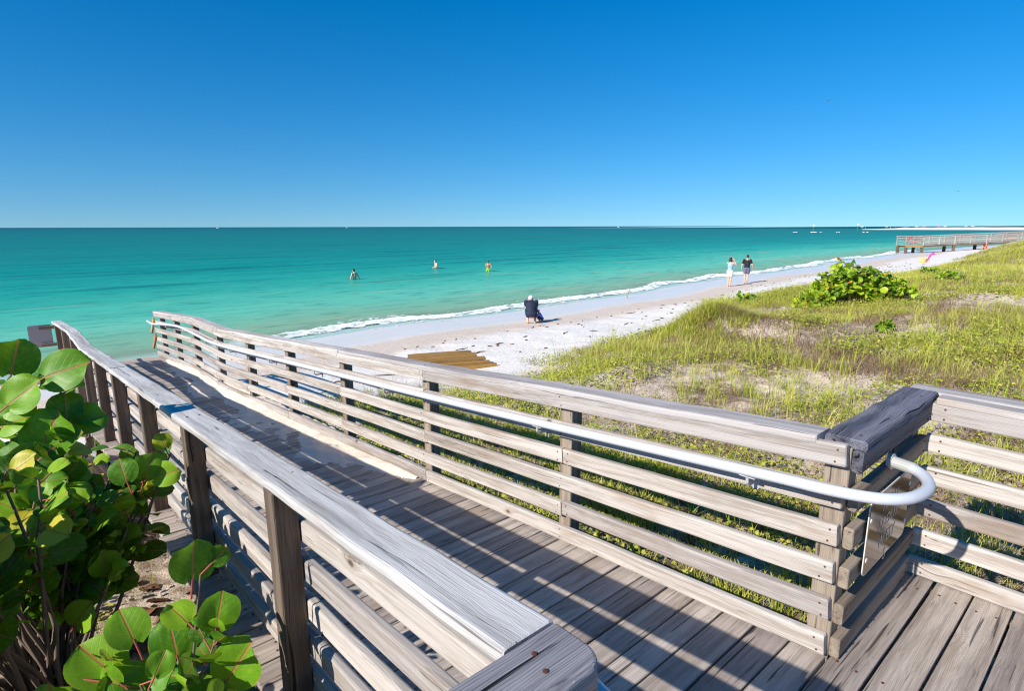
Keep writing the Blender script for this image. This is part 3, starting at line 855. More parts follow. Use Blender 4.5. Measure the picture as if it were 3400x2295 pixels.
def place_leaves(items, temps):
    """items: (base, along, normal, size, rnd) -> numpy mesh"""
    V = []; A = []; F = []; b = 0
    for (p, d, nr, sz, rn) in items:
        tv, tu, tf = temps[random.randrange(len(temps))]
        d = Vector(d).normalized(); nr = Vector(nr); nr = (nr - d * nr.dot(d))
        nr = nr.normalized() if nr.length > 1e-4 else d.orthogonal().normalized()
        sd = d.cross(nr)
        Mx = np.array([[sd.x, d.x, nr.x], [sd.y, d.y, nr.y], [sd.z, d.z, nr.z]]) * sz
        V.append(tv @ Mx.T + np.array(p)); A.append(np.column_stack([tu, np.full(len(tu), rn)])); F.append(tf + b); b += len(tv)
    return np.concatenate(V), np.concatenate(A), np.concatenate(F)


def leaf_mat(name, dark, mid, light, vein, yellow, trans=.35, rough=.32):
    g = G(name); u, v, r = g.sep(g.attr('luv'))
    au = g.math('ABSOLUTE', u)
    c = g.ramp(r, [(0.0, dark), (.45, mid), (.86, light), (.93, light), (.965, yellow), (1.0, yellow)])
    nz = g.noise(g.comb(u, v, g.math('MULTIPLY', r, 37.0)), 5.0, 3)
    c = g.mix(g.math('MULTIPLY', g.step(nz, .45, .75), .35), c, light)
    spot = g.noise(g.comb(u, v, g.math('MULTIPLY', r, 91.0)), 14.0, 2)
    c = g.mix(g.math('MULTIPLY', g.step(spot, .66, .72), .75), c, rgb(96, 70, 30))
    rib = g.step(au, .055, .02)
    q_ = g.math('FRACT', g.math('MULTIPLY', g.math('SUBTRACT', v, g.math('MULTIPLY', au, .55)), 5.2))
    lat = g.math('MULTIPLY', g.math('MULTIPLY', g.step(g.math('ABSOLUTE', g.math('SUBTRACT', q_, .5)), .075, .03), g.step(au, .95, .6)), .30)
    c = g.mix(lat, c, g.mix(.5, light, vein))
    c = g.mix(g.math('MULTIPLY', rib, .85), c, vein)
    edge = g.step(au, .93, .99)
    c = g.mix(g.math('MULTIPLY', edge, .6), c, g.mix(.5, yellow, vein))
    h = g.math('SUBTRACT', g.math('MULTIPLY', nz, .4), g.math('ADD', rib, lat))
    nrm = g.bump(h, .35, .004)
    p = g.bsdf(Base_Color=c, Roughness=rough, Specular_IOR_Level=.32, Normal=nrm)
    t = g.n('ShaderNodeBsdfTranslucent', {'Color': g.mix(.5, c, light, 'MIX')}).outputs[0]
    ms = g.n('ShaderNodeMixShader'); g.set(ms.inputs[0], trans); g.set(ms.inputs[1], p); g.set(ms.inputs[2], t)
    return g.done(ms.outputs[0])


M['grape'] = leaf_mat('sea_grape_leaf', rgb(38, 84, 14), rgb(74, 132, 22), rgb(144, 188, 40), rgb(190, 100, 78), rgb(196, 186, 56), .28, .46)
M['grape2'] = leaf_mat('yellowish_sea_grape_leaf', rgb(52, 96, 10), rgb(108, 152, 20), rgb(182, 206, 42), rgb(206, 190, 90), rgb(224, 150, 50), .30, .45)  # yellower leaf colours for the bush on the dune
M['stem'] = plain('grey_brown_stem', rgb(112, 96, 84), .8, .25, 14)
M['redstem'] = plain('reddish_leaf_stalk', rgb(170, 84, 70), .6, .15, 20)
HT = [leaf_template(8, 9, k) for k in range(12)]
LT = [leaf_template(4, 4, 50 + k, .2, .25, .03) for k in range(4)]


def rvec(k=1.0): return Vector((random.gauss(0, k), random.gauss(0, k), random.gauss(0, k)))


def shrub(name, label, base, tips, leafsize, temps, mat, nleaf, heroes=(), group=None, stem_r=.012, face=None, up=.8, sun_face=.5, spread=.05, cat='shrub'):
    t = empty(name, base, label, cat, group)
    base = Vector(base); sb_ = MB(); items = []; pet = MB()
    for tip in tips:
        tip = Vector(tip); root = base + Vector((random.uniform(-.12, .12), random.uniform(-.12, .12), -.05))
        c1 = root.lerp(tip, .4) + Vector((0, 0, .22 * (tip - root).length * .6)) + rvec(.06)
        pts = []
        for k in range(9):
            u = k / 8; pts.append(root * (1 - u) ** 2 + c1 * 2 * u * (1 - u) + tip * u * u + rvec(.006))
        tube(sb_, pts, stem_r, 6, r2=stem_r * .4)
        for k in range(nleaf):
            u = random.uniform(.45, 1.0) ** .8 if k else 1.0
            i = min(7, int(u * 8)); p = pts[i].lerp(pts[i + 1], u * 8 - i)
            ax = (pts[i + 1] - pts[i]).normalized(); out = ax.cross(rvec()).normalized()
            d = (out + ax * random.uniform(.0, .7) + zV * random.uniform(-.1, .5)).normalized()
            nr = (zV * up + (face or Vector((0, 0, 0))) * sun_face + rvec(.38))
            sz = leafsize * random.uniform(.6, 1.12) * (.75 + .25 * (u < .9))
            e = p + d * random.uniform(.02, .02 + spread)
            tube(pet, [p, e], .003, 5, cap=False)
            items.append((e, d, nr, sz, random.random()))
    for (c, d, nr, sz, rn) in heroes:
        d = Vector(d).normalized(); c = Vector(c) - d * sz * .5
        tube(pet, [c - d * .07, c + d * .01], .0035, 5, cap=False); items.append((c, d, nr, sz, rn))
    sb_.build('stems', M['stem'], t, smooth=True)
    V, A, F = place_leaves(items, temps); k_ = len(V)
    V = np.concatenate([V, np.array([tuple(v) for v in pet.v])]); A = np.concatenate([A, np.zeros((len(pet.v), 3))])
    mi_ = np.concatenate([np.zeros(len(F), int), np.ones(len(pet.f), int)]); F = np.concatenate([F, np.array(pet.f) + k_])
    npmesh('foliage', V, F, [mat, M['redstem']], t, {'luv': ('FLOAT_VECTOR', A)}, True, mi_)
    return t


random.seed(31)
toc = Vector((.62, -.74, .28)); tosun = sun_dir.copy()
# big sea grape beside the left railing
hero = [((-2.47, 2.82, -.63), (.35, 0, .9), (.55, -.75, .30), .185, .30), ((-2.25, 2.84, -.70), (.85, .1, .35), (.5, -.75, .5), .20, .52),
        ((-2.37, 2.72, -.785), (.65, .2, .55), (.55, -.7, .62), .175, .66), ((-2.24, 2.80, -.875), (-.1, .2, .85), (.45, -.85, .2), .145, .12),
        ((-2.16, 2.82, -.945), (.8, .2, .3), (.4, -.7, .7), .15, .48), ((-2.27, 2.72, -.985), (.35, .2, .75), (.55, -.7, .5), .215, .56),
        ((-2.52, 2.72, -.90), (-.6, .1, .5), (.5, -.7, .5), .15, .62), ((-2.40, 2.66, -.915), (.8, 0, .4), (.5, -.6, .65), .13, .72),
        ((-2.47, 2.90, -.755), (-.8, .2, -.05), (.3, -.6, .8), .15, .2), ((-2.33, 2.9, -.755), (.5, .3, .15), (.3, -.5, .9), .16, .28),
        ((-2.30, 2.62, -1.10), (.5, .2, .5), (.6, -.7, .4), .19, .15), ((-2.46, 2.62, -1.08), (-.5, .2, .6), (.5, -.75, .4), .17, .42),
        ((-1.87, 2.80, -1.20), (.3, .1, .9), (.5, -.8, .4), .13, .60), ((-1.80, 2.82, -1.25), (.8, .1, .3), (.5, -.7, .6), .12, .80),
        ((-1.95, 2.72, -1.19), (-.3, .1, .8), (.5, -.8, .3), .12, .33), ((-2.42, 2.60, -1.40), (.3, .2, .8), (.6, -.7, .4), .20, .18),
        ((-2.13, 2.62, -1.43), (.7, .2, .4), (.6, -.6, .6), .17, .35), ((-2.52, 2.52, -1.58), (.7, -.2, .5), (.55, -.7, .5), .20, .5), ((-2.38, 2.50, -1.62), (.8, .1, .5), (.5, -.7, .6), .22, .6)]
tips = [(-2.55, 2.85, -.78), (-2.30, 2.85, -.80), (-2.42, 2.75, -.95), (-2.25, 2.80, -1.02)]
for (cx, cy, cz, rx, ry, rz, k) in ((-2.45, 2.85, -1.22, .25, .35, .09, 12), (-2.17, 2.85, -1.33, .18, .35, .08, 11), (-1.97, 2.80, -1.39, .12, .20, .06, 8), (-2.50, 2.70, -1.46, .25, .35, .12, 10),
                                    (-2.15, 2.75, -1.52, .2, .28, .10, 8), (-2.75, 2.75, -1.2, .2, .4, .2, 7), (-2.62, 2.35, -1.70, .2, .2, .12, 4),
                                    (-2.05, 1.15, -1.22, .3, .22, .14, 10), (-2.2, 1.6, -1.15, .2, .25, .15, 8), (-2.15, 2.2, -1.12, .2, .2, .12, 6), (-1.6, .75, -1.35, .2, .15, .12, 5)):
    for _ in range(k): tips.append((cx + random.uniform(-rx, rx), cy + random.uniform(-ry, ry), cz + random.uniform(-rz, rz)))
for (s_, n_, z_, k) in ((2.75, -.34, -.98, 12),):  # extra tips out of view, added to shade the lower rail boards
    for _ in range(k): tips.append(W(s_ + random.gauss(0, .2), n_ + random.gauss(0, .09), z_ + random.gauss(0, .07)))
shrub('sea_grape_shrub', 'large sea grape shrub with big round green leaves beside the left railing', (-2.15, 2.25, float(ground(*sn(-2.15, 2.25)))), tips, .128, HT, M['grape'], 10, hero, 'sea grapes', .012, toc, .8, .5)
# small one in the corner below it
hero = [((-1.03, 1.70, -1.055), (.1, .1, .9), (.55, -.75, .45), .125, .45), ((-.965, 1.69, -1.235), (.15, .1, .9), (.5, -.75, .45), .115, .55), ((-.905, 1.68, -1.42), (.55, .1, .7), (.5, -.75, .5), .150, .60),
        ((-1.12, 1.68, -1.33), (-.2, .1, .9), (.5, -.75, .4), .13, .35), ((-1.26, 1.68, -1.28), (-.3, .1, .8), (.5, -.7, .6), .115, .62), ((-1.36, 1.66, -1.385), (-.6, .1, .6), (.5, -.75, .5), .15, .72),
        ((-1.50, 1.62, -1.55), (-.1, .1, .8), (.4, -.75, .55), .185, .70), ((-1.24, 1.62, -1.45), (.7, .1, -.2), (.5, -.6, .7), .13, .5), ((-1.00, 1.62, -1.50), (.8, .1, .2), (.45, -.5, .9), .13, .40),
        ((-1.12, 1.60, -1.52), (.4, .2, .5), (.5, -.6, .7), .12, .66), ((-1.30, 1.55, -1.56), (.3, 0, .6), (.5, -.6, .6), .14, .58)]
tips = [(-1.04 + random.uniform(-.3, .14), 1.66 + random.uniform(-.12, .12), -1.55 + random.uniform(-.10, .16)) for _ in range(13)] + [(-1.03, 1.7, -1.12), (-.965, 1.69, -1.30)]
shrub('sea_grape_shrub', 'small young sea grape with bright leaves at the foot of the left railing', (-1.15, 1.62, float(ground(*sn(-1.15, 1.62)))), tips, .105, HT, M['grape'], 6, hero, 'sea grapes', .008, toc, .6, .7, .03)
# the bush out on the dune
bx, by = 10.2, 17.2
bs, bn_ = sn(bx, by)
tips = []
for _ in range(260):
    a = random.uniform(-1, 1); w_ = 1.42 * a
    top = (1.27 * max(0, 1 - abs(a + .25) / .62) ** .6 if abs(a + .25) < .62 else 0); top = max(top, .92 * (1 - abs(a) ** 2.6))
    px_, py_ = bx + w_ * .96, by - w_ * .26 + random.uniform(-.55, .55)
    tips.append((px_, py_, float(ground(*sn(px_, py_))) + .12 + top * random.uniform(.25, 1.0)))
shrub('sea_grape_shrub', 'round-leaved sea grape bush with yellowing leaves out on the grassy dune', (bx, by, float(ground(bs, bn_))), tips, .18, LT, M['grape2'], 7, (), 'sea grapes', .012, (toc + tosun).normalized(), .5, .8, .05)
for (s_, n_, sc_, lb) in ((10.2, 20.6, .5, 'low green clump on the edge of the dune above the white sand patch'), (5.2, 25.6, .6, 'bright green leafy patch high on the grassy dune near the right edge'),
                          (7.5, 33.0, .6, 'small vivid green plant in tall grass beyond the round-leaved bush'), (3.6, 13.1, .14, 'small upright leafy plant standing on bare sand between grass tufts'),
                          (1.9, 26.0, .8, 'spreading green plant on the dune slope at the far right')):
    x, y, _ = W(s_, n_); z = float(ground(s_, n_))
    tips = [(x + random.gauss(0, .42 * sc_), y + random.gauss(0, .42 * sc_), z + .10 + random.uniform(.05, .42) * sc_) for _ in range(int(34 * sc_) + 8)]
    shrub('dune_plant', lb, (x, y, z), tips, .13, LT, M['grape'], 5, (), 'leafy plants on the dune', .006, (toc + tosun).normalized(), .6, .6, .03, 'plant')


# ------------------------------------------------------------------ grass
def vegmask(s, n):
    q = s - shore(n)
    e = (fbm(n * .16 + 3, s * .05, 5, 3) - .5) * 2.2
    v = sstep(-7.9, -9.6, q + np.interp(n, *DSH) + e + (fbm(s * .8, n * .8, 61, 3) - .5) * 3.4)
    deck = ((n > .5) & (n < 2.5) & (s < 13.8)) | ((n < 3.42) & (n > -2) & (s < .85))
    return np.where(deck, 0, v)


def blades(s, n, h, w, lean, rnd, kind, segs=3, curl=1.0):
    k = len(s); x, y, _ = W(s, n); z = ground(s, n) - .01
    az = RNG.uniform(0, 2 * PI, k); fa = az + RNG.normal(0, .6, k)
    wx, wy = -np.sin(fa), np.cos(fa)
    V = np.zeros((k, (segs + 1) * 2, 3)); A = np.zeros((k, (segs + 1) * 2, 3))
    for i in range(segs + 1):
        t = i / segs
        bend = lean * (t ** (1.0 + curl))
        cx = x + np.cos(az) * h * bend; cy = y + np.sin(az) * h * bend; cz = z + h * (t - .35 * lean * t * t)
        ww = w * (1 - t) ** .7 * .5 + .0006
        for sdi, sg in ((0, -1), (1, 1)):
            V[:, 2 * i + sdi, 0] = cx + sg * wx * ww; V[:, 2 * i + sdi, 1] = cy + sg * wy * ww; V[:, 2 * i + sdi, 2] = cz
            A[:, 2 * i + sdi, 0] = rnd; A[:, 2 * i + sdi, 1] = t; A[:, 2 * i + sdi, 2] = kind
    base = (np.arange(k) * (segs + 1) * 2)[:, None]
    F = []
    for i in range(segs): F.append(base + np.array([2 * i, 2 * i + 1, 2 * i + 3, 2 * i + 2]))
    return V.reshape(-1, 3), A.reshape(-1, 3), np.stack(F, 1).reshape(-1, 4)


def grass_mat(name, stops, tip, trans=.3):
    g = G(name); r, t, k = g.sep(g.attr('luv'))
    c = g.ramp(r, stops)
    c = g.mix(g.math('MULTIPLY', g.step(t, .45, 1.0), .55), c, tip)
    p = g.bsdf(Base_Color=c, Roughness=.6, Specular_IOR_Level=.25)
    tr_ = g.n('ShaderNodeBsdfTranslucent', {'Color': c}).outputs[0]
    ms = g.n('ShaderNodeMixShader'); g.set(ms.inputs[0], trans); g.set(ms.inputs[1], p); g.set(ms.inputs[2], tr_)
    return g.done(ms.outputs[0])


M['grass'] = grass_mat('dune_grass', [(0, rgb(124, 144, 40)), (.4, rgb(172, 182, 60)), (.75, rgb(206, 204, 90)), (1, rgb(222, 208, 124))], rgb(228, 216, 120))
M['dry'] = grass_mat('dry_grass', [(0, rgb(92, 72, 54)), (.4, rgb(128, 104, 78)), (.8, rgb(168, 140, 104)), (1, rgb(196, 172, 136))], rgb(170, 146, 112), .15)


def scatter(count, region, dens, seed):
    """rejection sampling of (s, n) in region with density function dens in 0..1"""
    r = np.random.default_rng(seed); s0, s1, n0, n1 = region
    S_ = []; N_ = []; got = 0
    while got < count:
        s = r.uniform(s0, s1, count); n = r.uniform(n0, n1, count)
        keep = r.random(count) < dens(s, n)
        S_.append(s[keep]); N_.append(n[keep]); got += keep.sum()
        if len(S_) > 60: break
    return np.concatenate(S_)[:count], np.concatenate(N_)[:count]


def tufted(count, per, region, dens, seed, rad):
    r = np.random.default_rng(seed + 1)
    s, n = scatter(count, region, dens, seed)
    ks = np.repeat(s, per) + r.normal(0, rad, len(s) * per); kn = np.repeat(n, per) + r.normal(0, rad, len(s) * per)
    sz = np.repeat(r.uniform(.55, 1.25, len(s)), per); cr = np.repeat(r.random(len(s)), per)
    ok = (vegmask(ks, kn) > .05) | (((ks - 6.7) / 1.1) ** 2 + ((kn - 11.9) / 1.2) ** 2 < 1)
    return ks[ok], kn[ok], sz[ok], cr[ok]


def dn(fs, fn_, seed, lo, hi, far=0):
    return lambda s, n: vegmask(s, n) * np.clip(sstep(lo, hi, fbm(s * fs, n * fn_, seed, 3)) + far * sstep(14, 30, n), 0, 1)


parts = []
def add_g(args, hmul, wmul, leanr, seed, segs=3, curl=1.0, rb=(0, 1), jit=.25):
    s, n, sz, cr = args; r = np.random.default_rng(seed); k = len(s)
    h = hmul * sz * r.uniform(.5, 1.2, k); w = wmul * r.uniform(.7, 1.3, k)
    rnd = np.clip(rb[0] + (rb[1] - rb[0]) * (cr * .7 + .3 * r.random(k)), 0, 1)
    return blades(s, n, h, w, r.uniform(*leanr, k), rnd, np.zeros(k), segs, curl)


def join(ps):
    V = []; A = []; F = []; b = 0
    for v, a, f in ps: V.append(v); A.append(a); F.append(f + b); b += len(v)
    return np.concatenate(V), np.concatenate(A), np.concatenate(F)


near = (-1.5, 10.2, 2.7, 11); midr = (-2, 11.5, 9, 24); farr = (-3, 13.5, 20, 62)
ps = [add_g(tufted(900, 13, near, dn(.6, .6, 71, .42, .62), 101, .045), .27, .0050, (.15, .8), 1),
      add_g(tufted(4200, 12, midr, dn(.5, .5, 72, .41, .58), 102, .08), .26, .0075, (.15, .8), 2),
      add_g(tufted(8200, 11, farr, dn(.25, .25, 73, .15, .42, .8), 103, .14), .29, .015, (.15, .9), 3, 2),
      add_g(tufted(520, 8, (0, 12.5, 3, 34), dn(.3, .3, 74, .35, .55), 104, .05), .52, .007, (.1, .55), 4, 4, rb=(.2, .8)),
      add_g(tufted(500, 10, (-1.5, 7.5, 2.55, 4.6), dn(1.0, 1.0, 75, .35, .6), 107, .04), .26, .0055, (.2, .9), 7),
      add_g(tufted(60, 10, (.9, 6.5, -2.2, .40), lambda s, n: vegmask(s, n), 105, .05), .22, .005, (.2, .9), 5),
      add_g(tufted(110, 60, (5.6, 7.9, 10.7, 13.1), lambda s, n: np.exp(-((s - 6.75) / .65) ** 2 - ((n - 11.9) / .75) ** 2), 106, .08), .34, .010, (.4, 1.2), 6)]
V, A, F = join(ps)
tag(npmesh('dune_grass', V, F, M['grass'], None, {'luv': ('FLOAT_VECTOR', A)}, True), 'yellow-green grass growing in tufts all over the sandy dune', 'grass', kind='stuff')
ps = [add_g(tufted(1700, 14, near, dn(.5, .5, 81, .38, .62), 201, .07), .20, .004, (.5, 1.5), 11),
      add_g(tufted(3900, 12, midr, dn(.4, .4, 82, .36, .60), 202, .10), .22, .007, (.5, 1.5), 12),
      add_g(tufted(4200, 9, farr, dn(.25, .25, 83, .40, .62), 203, .14), .26, .013, (.5, 1.5), 13, 2),
      add_g(tufted(80, 40, (5.5, 8.0, 10.6, 13.2), lambda s, n: np.exp(-((s - 6.7) / .75) ** 2 - ((n - 11.9) / .85) ** 2), 204, .10), .30, .008, (.6, 1.5), 14),
      add_g(tufted(70, 90, (0, 8.5, 3.2, 12), dn(.5, .5, 84, .35, .6), 206, .20), .22, .0045, (.6, 1.6), 16),
      add_g(tufted(150, 80, (0, 10.5, 9, 26), dn(.4, .4, 85, .35, .6), 207, .26), .26, .008, (.6, 1.6), 17),
      add_g(tufted(70, 16, (.9, 9.0, -2.2, .42), lambda s, n: vegmask(s, n), 205, .08), .16, .004, (.6, 1.6), 15)]
V, A, F = join(ps)
tag(npmesh('dry_grass', V, F, M['dry'], None, {'luv': ('FLOAT_VECTOR', A)}, True), 'dead brown grass and stalks lying between the green tufts', 'dry grass', kind='stuff')

# creeping ground cover with small round leaves
M['cover'] = leaf_mat('creeper_leaf', rgb(96, 122, 32), rgb(146, 160, 50), rgb(196, 194, 80), rgb(196, 190, 90), rgb(206, 196, 90), .3, .5)
ST = [(v, u, f) for v, u, f in (leaf_template(2, 2, 90 + k, .15, .2, .02) for k in range(3))]


def creeper(count, region, dens, seed, size, hgt):
    s, n = scatter(count, region, dens, seed); r = np.random.default_rng(seed + 5); k = len(s)
    if k == 0: return np.zeros((0, 3)), np.zeros((0, 3)), np.zeros((0, 4), int)
    x, y, _ = W(s, n); z = ground(s, n) + r.uniform(.01, 1, k) ** 1.5 * hgt
    tv, tu, tf = ST[0]
    az = r.uniform(0, 2 * PI, k); el = r.uniform(-.2, .7, k); sz = size * r.uniform(.6, 1.3, k)
    d = np.stack([np.cos(az) * np.cos(el), np.sin(az) * np.cos(el), np.sin(el)], 1)
    up = np.stack([r.normal(0, .45, k) - .25, r.normal(0, .45, k) - .3, np.ones(k)], 1)
    up = up - d * (up * d).sum(1)[:, None]; up /= np.linalg.norm(up, axis=1)[:, None]
    sd = np.cross(d, up)
    V = (sd[:, None, :] * tv[None, :, 0:1] + d[:, None, :] * tv[None, :, 1:2] + up[:, None, :] * tv[None, :, 2:3]) * sz[:, None, None] + np.stack([x, y, z], 1)[:, None, :]
    A = np.concatenate([np.repeat(tu[None], k, 0), np.repeat(r.random(k)[:, None, None], len(tu), 1)], 2)
    F = tf[None] + (np.arange(k) * len(tv))[:, None, None]
    return V.reshape(-1, 3), A.reshape(-1, 3), F.reshape(-1, 4)


V, A, F = join([creeper(24000, near, dn(.9, .9, 91, .48, .62), 301, .026, .14), creeper(46000, midr, dn(.6, .6, 92, .46, .60), 302, .034, .20),
                creeper(16000, farr, dn(.35, .35, 93, .5, .66), 303, .060, .2), creeper(7000, (1.4, 5.2, -1.2, .46), lambda s, n: vegmask(s, n) * sstep(.40, .55, fbm(s * 2.2, n * 2.2, 98, 3)), 304, .026, .22), creeper(9000, (-1.5, 7.0, 2.6, 5.0), dn(1.2, 1.2, 94, .40, .6), 305, .026, .12)])
tag(npmesh('ground_cover', V, F, M['cover'], None, {'luv': ('FLOAT_VECTOR', A)}, True), 'low creeping plants with small yellowish leaves on the dune', 'ground cover', kind='stuff')

# fallen leaves and twigs on the ground under the big shrub and on the sand
M['litter'] = plain('dead_leaf', rgb(118, 84, 58), .8, .35, 9)
s, n = scatter(260, (.9, 6.0, -2.2, .45), lambda s, n: vegmask(s, n), 401)
it = []
for a, b in zip(s, n): it.append((Vector(W(a, b, float(ground(a, b)) + .012)), Vector((random.gauss(0, 1), random.gauss(0, 1), .1)), Vector((random.gauss(0, .3), random.gauss(0, .3), 1)), random.uniform(.05, .13), random.random()))
V, A, F = place_leaves(it, LT)
tag(npmesh('fallen_leaves', V, F, M['litter'], None, {'luv': ('FLOAT_VECTOR', A)}, True), 'brown fallen leaves scattered on the shaded sand under the shrub', 'fallen leaves', kind='stuff')

# strips of dried seaweed on the beach
M['weed'] = plain('dried_seaweed', rgb(112, 82, 60), .9, .3, 12)
mbw = MB(); random.seed(9)
for _ in range(260):
    n_ = random.uniform(3.5, 60) ** 1.0; qq = random.choice((-5.2, -5.8, -6.8, -7.6, -8.3)) + random.gauss(0, .25)
    s_ = float(shore(n_)) + qq; L_ = random.uniform(.06, .32) * random.choice((.4, .7, 1.0, 1.5)); a_ = random.gauss(PI / 2, .35)
    p = [(s_ + math.cos(a_) * L_ * (t - .5) + random.gauss(0, .025), n_ + math.sin(a_) * L_ * (t - .5)) for t in (0, .25, .5, .75, 1)]
    tube(mbw, [W(a, b, float(ground(a, b)) + .010) for a, b in p], lambda k: (.006, .016, .02, .014, .005)[k], 6)
mbw.build('seaweed_wrack', M['weed'], None, smooth=True, attr=None)['kind'] = 'stuff'
tag(bpy.data.objects['seaweed_wrack'], 'dark strips of dried seaweed left along the white sand', 'seaweed')

# sand blown over the right edge of the ramp
ss_ = np.linspace(3.7, 12.6, 420); tt = np.linspace(0, 1, 44)
SS, TT = np.meshgrid(ss_, tt, indexing='ij')
NN = 2.42 - TT * 1.05
D0 = 2.26 - NN
wdt = np.interp(SS, [3.7, 4.3, 5.2, 6.5, 8.8, 10.5, 11.6, 12.6], [.02, .20, .46, .40, .34, .30, .2, .02])
fz_ = fbm(SS * 2.2, NN * 5, 95, 4); fz2 = fbm(SS * 9, NN * 12, 97, 3)
e_ = 1 - D0 / np.maximum(wdt, .02)
th = .022 * np.clip(e_, -1, 1) * (.5 + fz_) + (fz_ - .5) * .045 + (fz2 - .5) * .026 - .006 + .05 * np.interp(SS, [3.6, 5, 8, 11, 12.6], [0, .05, 1, .8, .1]) * np.clip(1 - D0 / .22, 0, 1.3) ** 1.5
DZ = deckz(SS) + np.clip(th, -.02, .12)
xs, ys, _ = W(SS, NN); kk = np.arange(SS.size).reshape(SS.shape)
fz = np.stack([kk[:-1, :-1].ravel(), kk[1:, :-1].ravel(), kk[1:, 1:].ravel(), kk[:-1, 1:].ravel()], 1)
up_ = (th.ravel() > -.012)[fz].any(1)
M['drift'] = plain('blown_sand', rgb(222, 208, 192), .92, .14, 22, 0, .2, .7)
tag(npmesh('sand_drift', np.stack([xs, ys, DZ], -1).reshape(-1, 3), fz[up_], M['drift']), kind='structure')

# ------------------------------------------------------------------ people
def capsule(mb, a, b, ra, rb, seg=10, rows=3):
    a = Vector(a); b = Vector(b); d = (b - a); L_ = d.length
    d = d.normalized() if L_ > 1e-6 else Vector((0, 0, 1)); x = d.orthogonal().normalized(); y = d.cross(x)
    vs = [a - d * ra]; rings = []
    for k in range(1, rows + 1):
        t = PI / 2 * k / rows; rings.append((a - d * ra * math.cos(t), ra * math.sin(t)))
    for k in range(rows):
        t = PI / 2 * k / rows; rings.append((b + d * rb * math.sin(t), rb * math.cos(t)))
    for c, r in rings:
        for k in range(seg):
            q_ = 2 * PI * k / seg; vs.append(c + x * r * math.cos(q_) + y * r * math.sin(q_))
    vs.append(b + d * rb); n_ = len(rings)
    fs_ = [(0, 1 + (k + 1) % seg, 1 + k) for k in range(seg)]
    for i in range(n_ - 1):
        for k in range(seg):
            p = 1 + i * seg + k; q_ = 1 + i * seg + (k + 1) % seg; fs_.append((p, q_, q_ + seg, p + seg))
    e = len(vs) - 1; fs_ += [(e, 1 + (n_ - 1) * seg + k, 1 + (n_ - 1) * seg + (k + 1) % seg) for k in range(seg)]
    mb.add(vs, fs_)


def ellip(mb, c, r, rot=None, seg=14, rows=9, keep=None):
    vs = []; fs_ = []
    for i in range(rows + 1):
        t = PI * i / rows
        for k in range(seg):
            q_ = 2 * PI * k / seg; v = Vector((r[0] * math.sin(t) * math.cos(q_), r[1] * math.sin(t) * math.sin(q_), r[2] * math.cos(t)))
            if rot is not None: v = rot @ v
            vs.append(Vector(c) + v)
    for i in range(rows):
        for k in range(seg):
            a = i * seg + k; b = i * seg + (k + 1) % seg; fs_.append((a, a + seg, b + seg, b))
    mb.add(vs, fs_)


def remesh(mb, name, mat, parent, loc, yaw, vox, sc=1.0, smooth_it=4):
    me = bpy.data.meshes.new('tmp'); me.from_pydata([tuple(v) for v in mb.v], [], mb.f); me.update()
    ob = bpy.data.objects.new('tmp', me); COL.objects.link(ob)
    md = ob.modifiers.new('r', 'REMESH'); md.mode = 'VOXEL'; md.voxel_size = vox
    m2 = ob.modifiers.new('s', 'SMOOTH'); m2.iterations = smooth_it; m2.factor = .5
    bpy.context.view_layer.update()
    out = bpy.data.meshes.new_from_object(ob.evaluated_get(bpy.context.evaluated_depsgraph_get()))
    bpy.data.objects.remove(ob); bpy.data.meshes.remove(me)
    out.name = name; out.materials.clear(); out.materials.append(mat)
    out.polygons.foreach_set('use_smooth', [True] * len(out.polygons))
    o = bpy.data.objects.new(name, out); COL.objects.link(o)
    if parent is None:
        o.location = loc; o.rotation_euler = (0, 0, yaw); o.scale = (sc, sc, sc)
    else:
        o.parent = parent
    return o


def skin_mat(name, c):
    return plain(name, c, .55, .08, 9)


M['skin1'] = skin_mat('fair_skin', rgb(222, 172, 148)); M['skin2'] = skin_mat('tanned_skin', rgb(196, 140, 112)); M['skin3'] = skin_mat('brown_skin', rgb(150, 98, 70))
for k_, c in dict(navy=rgb(22, 34, 58), black=rgb(20, 22, 30), greyc=rgb(104, 102, 126), sky=rgb(150, 176, 226), beige=rgb(226, 212, 196), white=rgb(238, 238, 240), lime=rgb(118, 206, 30), olive=rgb(116, 124, 34),
                  hairb=rgb(62, 34, 22), hairk=rgb(22, 18, 18), hairr=rgb(126, 66, 30), dblue=rgb(24, 32, 60), blue=rgb(96, 116, 220), pink=rgb(236, 70, 150), red=rgb(206, 60, 58), phone=rgb(40, 40, 46), eye=rgb(20, 16, 14)).items():
    M[k_] = plain('cloth_' + k_, c, .8, .08, 12)


def limb(mb, pts, rs):
    for (a, b), (ra, rb) in zip(zip(pts[:-1], pts[1:]), zip(rs[:-1], rs[1:])): capsule(mb, a, b, ra, rb)


